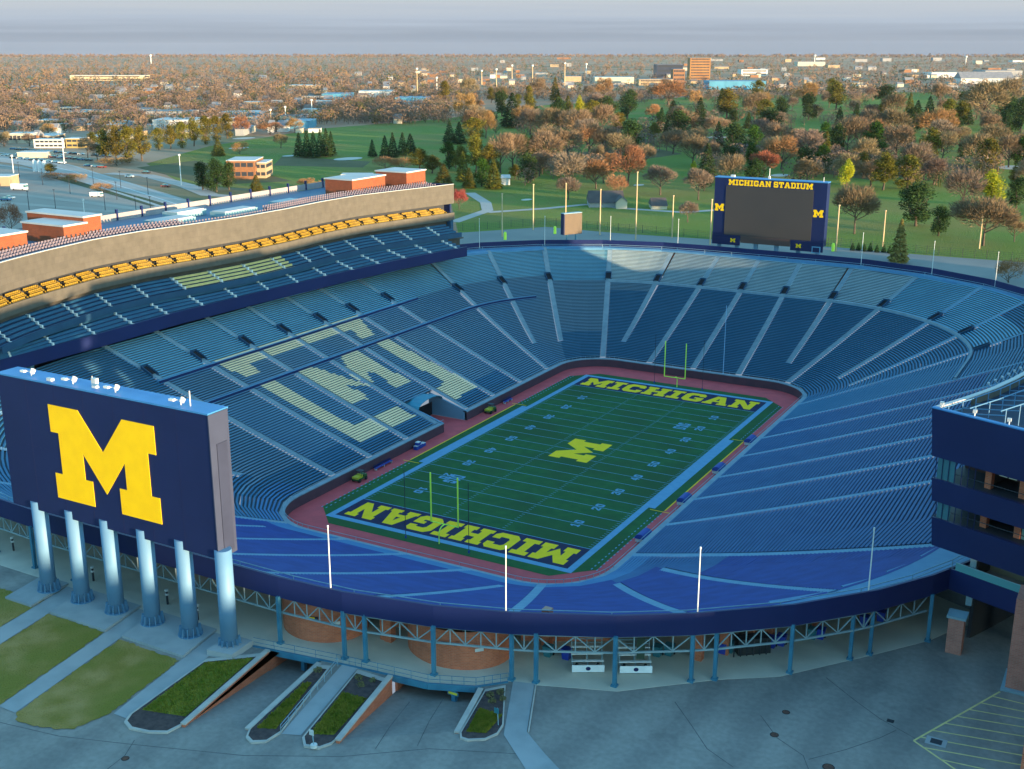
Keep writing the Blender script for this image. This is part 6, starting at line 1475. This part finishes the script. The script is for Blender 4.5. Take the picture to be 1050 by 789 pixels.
while n < 150 and tries < 6000:
    tries += 1
    x = RT.uniform(455,1075); y = RT.uniform(100,196)
    if any(in_poly(x,y,P) for P in OPEN): continue
    if any(abs(x-a) < 9*(y/150) and abs(y-b) < 5 for a,b in placed): continue
    placed.append((x,y)); n += 1
    kind = RT.choices(['bare','orange','grey','pine','olive','cone','cone_olive','green'],[36,10,14,13,13,9,6,4])[0]
    s = .135*y+3; tree(kind,x,y,RT.uniform(.65,1.45)*s,None,KN[kind][1]+(' scattered over the left half of the golf course' if x < 700 else ' scattered over the right half of the golf course'),'trees beyond the stadium',RT)
# the far woods read as one mass
def woods(name, n, pts_fn, seed, hmin=9, hmax=16, mats=None, tri_n=34, sz=.2):
    rr = random.Random(seed); mb = MB(); k = 0
    while k < n:
        P = pts_fn(rr)
        if P is None: continue
        k += 1; P = Vector(P); H = rr.uniform(hmin,hmax); W = H*rr.uniform(.7,1.25); q_ = math.sin(P.x*.0031+P.y*.0017)+math.sin(P.x*.0071-P.y*.0043+1.3); m = rr.choices(range(len(mats)),[40,20+16*max(0,q_),18+18*max(0,-q_),9,7][:len(mats)])[0]
        kz = rr.uniform(.8,1)
        for _ in range(tri_n):
            v = Vector((rr.gauss(0,1),rr.gauss(0,1),rr.gauss(0,1))); v.normalize(); c = P+Vector((v.x*W*.44,v.y*W*.44,H*(.56+.42*v.z*kz)))
            a = Vector((rr.uniform(-1,1),rr.uniform(-1,1),rr.uniform(-1,1)))*W*sz; b = Vector((rr.uniform(-1,1),rr.uniform(-1,1),rr.uniform(-1,1)))*W*sz
            mb.tri(c-a, c+a, c+b, m)
        mb.bar(P-Vector((0,0,.3)), P+Vector((0,0,H*.6)), .3, m, n=3, caps=False)
    return stuff(mb.build(name, mats))
WM = [pm('woods_brown', (.215,.145,.095), (.15,.10,.07), .02, .95), pm('woods_orange', (.25,.15,.085), (.185,.11,.065), .02, .95), pm('woods_grey', (.165,.115,.10), (.12,.085,.075), .02, .95), pm('woods_green', (.035,.055,.02), (.06,.07,.02), .02, .95), pm('woods_olive', (.10,.09,.03), (.07,.07,.025), .02, .95)]
def far_pts(rr):
    y = 58.6+rr.random()**1.7*78; x = rr.uniform(-90,1140) if rr.random() < .8 else rr.uniform(-90,480)
    lim = 152-x*.075 if x < 330 else (128 if x < 460 else 104)
    if y > lim: return None
    if any(in_poly(x,y,P) for P in OPEN): return None
    if x > 470 and 74 < y < 95 and x < 820 and rr.random() < .35: return None
    for a,b,c,h in ROOFS:
        if a-1 < x < b+1 and c-1 < y < c+max(2.2,8*(y/150)**2) and rr.random() < .8: return None
    return at(x,y)
def grove_pts(rr):
    x = rr.uniform(465,1090); y = rr.uniform(100,192)
    if any(in_poly(x,y,P) for P in OPEN) or math.sin(x*.045+y*.11)+math.sin(x*.021-y*.17) < -.1: return None
    return at(x,y)
woods('golf_groves', 760, grove_pts, 8, 6, 13, mats=WM, tri_n=230, sz=.05)
def left_pts(rr):
    x = rr.uniform(-30,330); y = rr.uniform(112,152)
    if y > 152-x*.07 or math.sin(x*.09+y*.3)+math.sin(x*.03-y*.2) < .1: return None
    return at(x,y)
woods('suburb_woods', 260, left_pts, 9, 5, 10, mats=WM, tri_n=150, sz=.06)
def near_pts(rr):
    P = far_pts(rr)
    return P if P is not None and (P-Vector(CAM)).length < 1750 else None
def mid_pts(rr):
    P = far_pts(rr)
    return P if P is not None and (P-Vector(CAM)).length >= 1750 else None
woods('suburb_forest', 3600, near_pts, 13, 7, 13, mats=WM, tri_n=95, sz=.075)
woods('distant_woods', 10500, mid_pts, 3, 8, 14, mats=WM, tri_n=24, sz=.15)
def ridge_pts(rr):
    y = 57.0+rr.random()*2.2; x = rr.uniform(-120,1170); return at(x,y)
def west_pts(rr): return (rr.uniform(142,175), rr.uniform(99.5,150), GZ)
woods('west_woods', 40, west_pts, 9, 15, 19, mats=WM, tri_n=160)
woods('horizon_woods', 2600, ridge_pts, 4, 9, 17, mats=WM[:3], tri_n=14, sz=.35)
# unseen rise added west of the stadium, shaped to keep the late sun off the yard
mb = MB(); nx_, ny_ = 16, 26
def hz(x, y):
    t = math.exp(-((x-345)/75)**2) if x < 345 else math.exp(-((x-345)/220)**2)
    u_ = min(1,max(0,(-104-y)/14))
    return GZ-.08+(25.9+.4*math.sin(y*.05))*t*u_*u_*(3-2*u_)
for i in range(nx_):
    for j in range(ny_):
        x0, x1 = 180+i*33, 180+(i+1)*33; y0, y1 = -103-(j+1)*8-max(0,j-6)*6, -103-j*8-max(0,j-7)*6 if j > 6 else -103-j*8
        mb.quad((x0,y0,hz(x0,y0)),(x1,y0,hz(x1,y0)),(x1,y1,hz(x1,y1)),(x0,y1,hz(x0,y1)))
struct(mb.build('sun_block_hill', ground_mat()))

# ------------------------------------------------------------------ light, air, camera
SUN_AZ = math.radians(-9.5); SUN_EL = math.radians(3.35)     # azimuth measured from +x
sd = Vector((math.cos(SUN_AZ)*math.cos(SUN_EL), math.sin(SUN_AZ)*math.cos(SUN_EL), math.sin(SUN_EL)))
sl = bpy.data.lights.new('sun', 'SUN'); sl.energy = 4.7; sl.angle = math.radians(.5); sl.color = (1,.73,.43)
so = bpy.data.objects.new('sun', sl); COL.objects.link(so); so.rotation_euler = (-sd).to_track_quat('-Z','Y').to_euler(); so.location = (300,-60,200)
w = bpy.data.worlds.new('World'); sc.world = w; w.use_nodes = True; nt = w.node_tree; N = nt.nodes; L = nt.links
bg = N['Background']; sky = N.new('ShaderNodeTexSky'); sky.sky_type = 'NISHITA'; sky.sun_disc = False
sky.sun_elevation = SUN_EL; sky.sun_rotation = PI/2-SUN_AZ; sky.altitude = 250; sky.air_density = 1.2; sky.dust_density = .6; sky.ozone_density = 2.5
tc = N.new('ShaderNodeTexCoord'); sp = N.new('ShaderNodeSeparateXYZ'); L.new(tc.outputs['Generated'], sp.inputs[0])
tint = N.new('ShaderNodeMix'); tint.data_type = 'RGBA'; tint.blend_type = 'MULTIPLY'; tint.inputs['Factor'].default_value = 1; L.new(sky.outputs[0], tint.inputs['A']); tint.inputs['B'].default_value = (2.95,4.3,4.35,1)
cr = N.new('ShaderNodeValToRGB'); e = cr.color_ramp.elements
mr = N.new('ShaderNodeMapRange'); mr.inputs['From Min'].default_value = -.004; mr.inputs['From Max'].default_value = .056; L.new(sp.outputs[2], mr.inputs['Value']); 
# banded cloud: noise stretched along the horizon nudges the ramp position
mp = N.new('ShaderNodeMapping'); mp.inputs['Scale'].default_value = (3,3,150); L.new(tc.outputs['Generated'], mp.inputs[0])
no = N.new('ShaderNodeTexNoise'); no.inputs['Scale'].default_value = 1.3; no.inputs['Detail'].default_value = 5; L.new(mp.outputs[0], no.inputs['Vector'])
ad = N.new('ShaderNodeMath'); ad.operation = 'MULTIPLY_ADD'; ad.inputs[1].default_value = .42; L.new(no.outputs['Fac'], ad.inputs[0]); 
sb_ = N.new('ShaderNodeMath'); sb_.operation = 'SUBTRACT'; sb_.inputs[1].default_value = .21; L.new(mr.outputs['Result'], sb_.inputs[0]); L.new(sb_.outputs[0], ad.inputs[2]); L.new(ad.outputs[0], cr.inputs['Fac'])
stops = [(0,(.205,.250,.310)),(.22,(.235,.275,.330)),(.42,(.305,.355,.42)),(.62,(.36,.395,.43)),(.76,(.34,.39,.41)),(.88,(.20,.28,.33)),(1,(.32,.42,.47))]
e[0].position = 0; e[0].color = (*stops[0][1],1); e[1].position = 1; e[1].color = (*stops[-1][1],1)
for p_, c_ in stops[1:-1]: q = e.new(p_); q.color = (*c_,1)
sc10 = N.new('ShaderNodeMix'); sc10.data_type = 'RGBA'; sc10.blend_type = 'MULTIPLY'; sc10.inputs['Factor'].default_value = 1; L.new(cr.outputs['Color'], sc10.inputs['A']); BANDK = 5.1; sc10.inputs['B'].default_value = (BANDK,BANDK,BANDK,1); sc10.clamp_result = False
mx = N.new('ShaderNodeMix'); mx.data_type = 'RGBA'; ms = N.new('ShaderNodeMapRange'); ms.interpolation_type = 'SMOOTHSTEP'; ms.inputs['From Min'].default_value = .055; ms.inputs['From Max'].default_value = .16; L.new(sp.outputs[2], ms.inputs['Value'])
L.new(ms.outputs['Result'], mx.inputs['Factor']); L.new(sc10.outputs['Result'], mx.inputs['A']); L.new(tint.outputs['Result'], mx.inputs['B']); L.new(mx.outputs['Result'], bg.inputs['Color']); bg.inputs['Strength'].default_value = .1
HAZE = 1.0e-5
if HAZE:
    mb = MB(); mb.box(-11500,11500,-11500,11500,-3,130); hz_ = stuff(mb.build('haze', bpy.data.materials.new('haze_air'))); m = hz_.data.materials[0]; m.use_nodes = True; n_ = m.node_tree; n_.nodes.remove(n_.nodes['Principled BSDF']); v = n_.nodes.new('ShaderNodeVolumePrincipled'); v.inputs['Color'].default_value = (.75,.80,.95,1); v.inputs['Density'].default_value = HAZE; n_.links.new(v.outputs[0], n_.nodes['Material Output'].inputs['Volume'])
cam = bpy.data.cameras.new('camera'); co = bpy.data.objects.new('camera', cam); COL.objects.link(co); sc.camera = co
cam.sensor_width = 36; cam.lens = 36*FPX/PW; cam.clip_start = 1; cam.clip_end = 40000
co.location = CAM; co.matrix_world = Matrix(((_rt.x,_up.x,-_fw.x,CAM[0]),(_rt.y,_up.y,-_fw.y,CAM[1]),(_rt.z,_up.z,-_fw.z,CAM[2]),(0,0,0,1)))
sc.view_settings.view_transform = 'Standard'; sc.view_settings.look = 'None'; sc.view_settings.exposure = 1.58; sc.view_settings.gamma = 1; sc.view_settings.use_curve_mapping = False
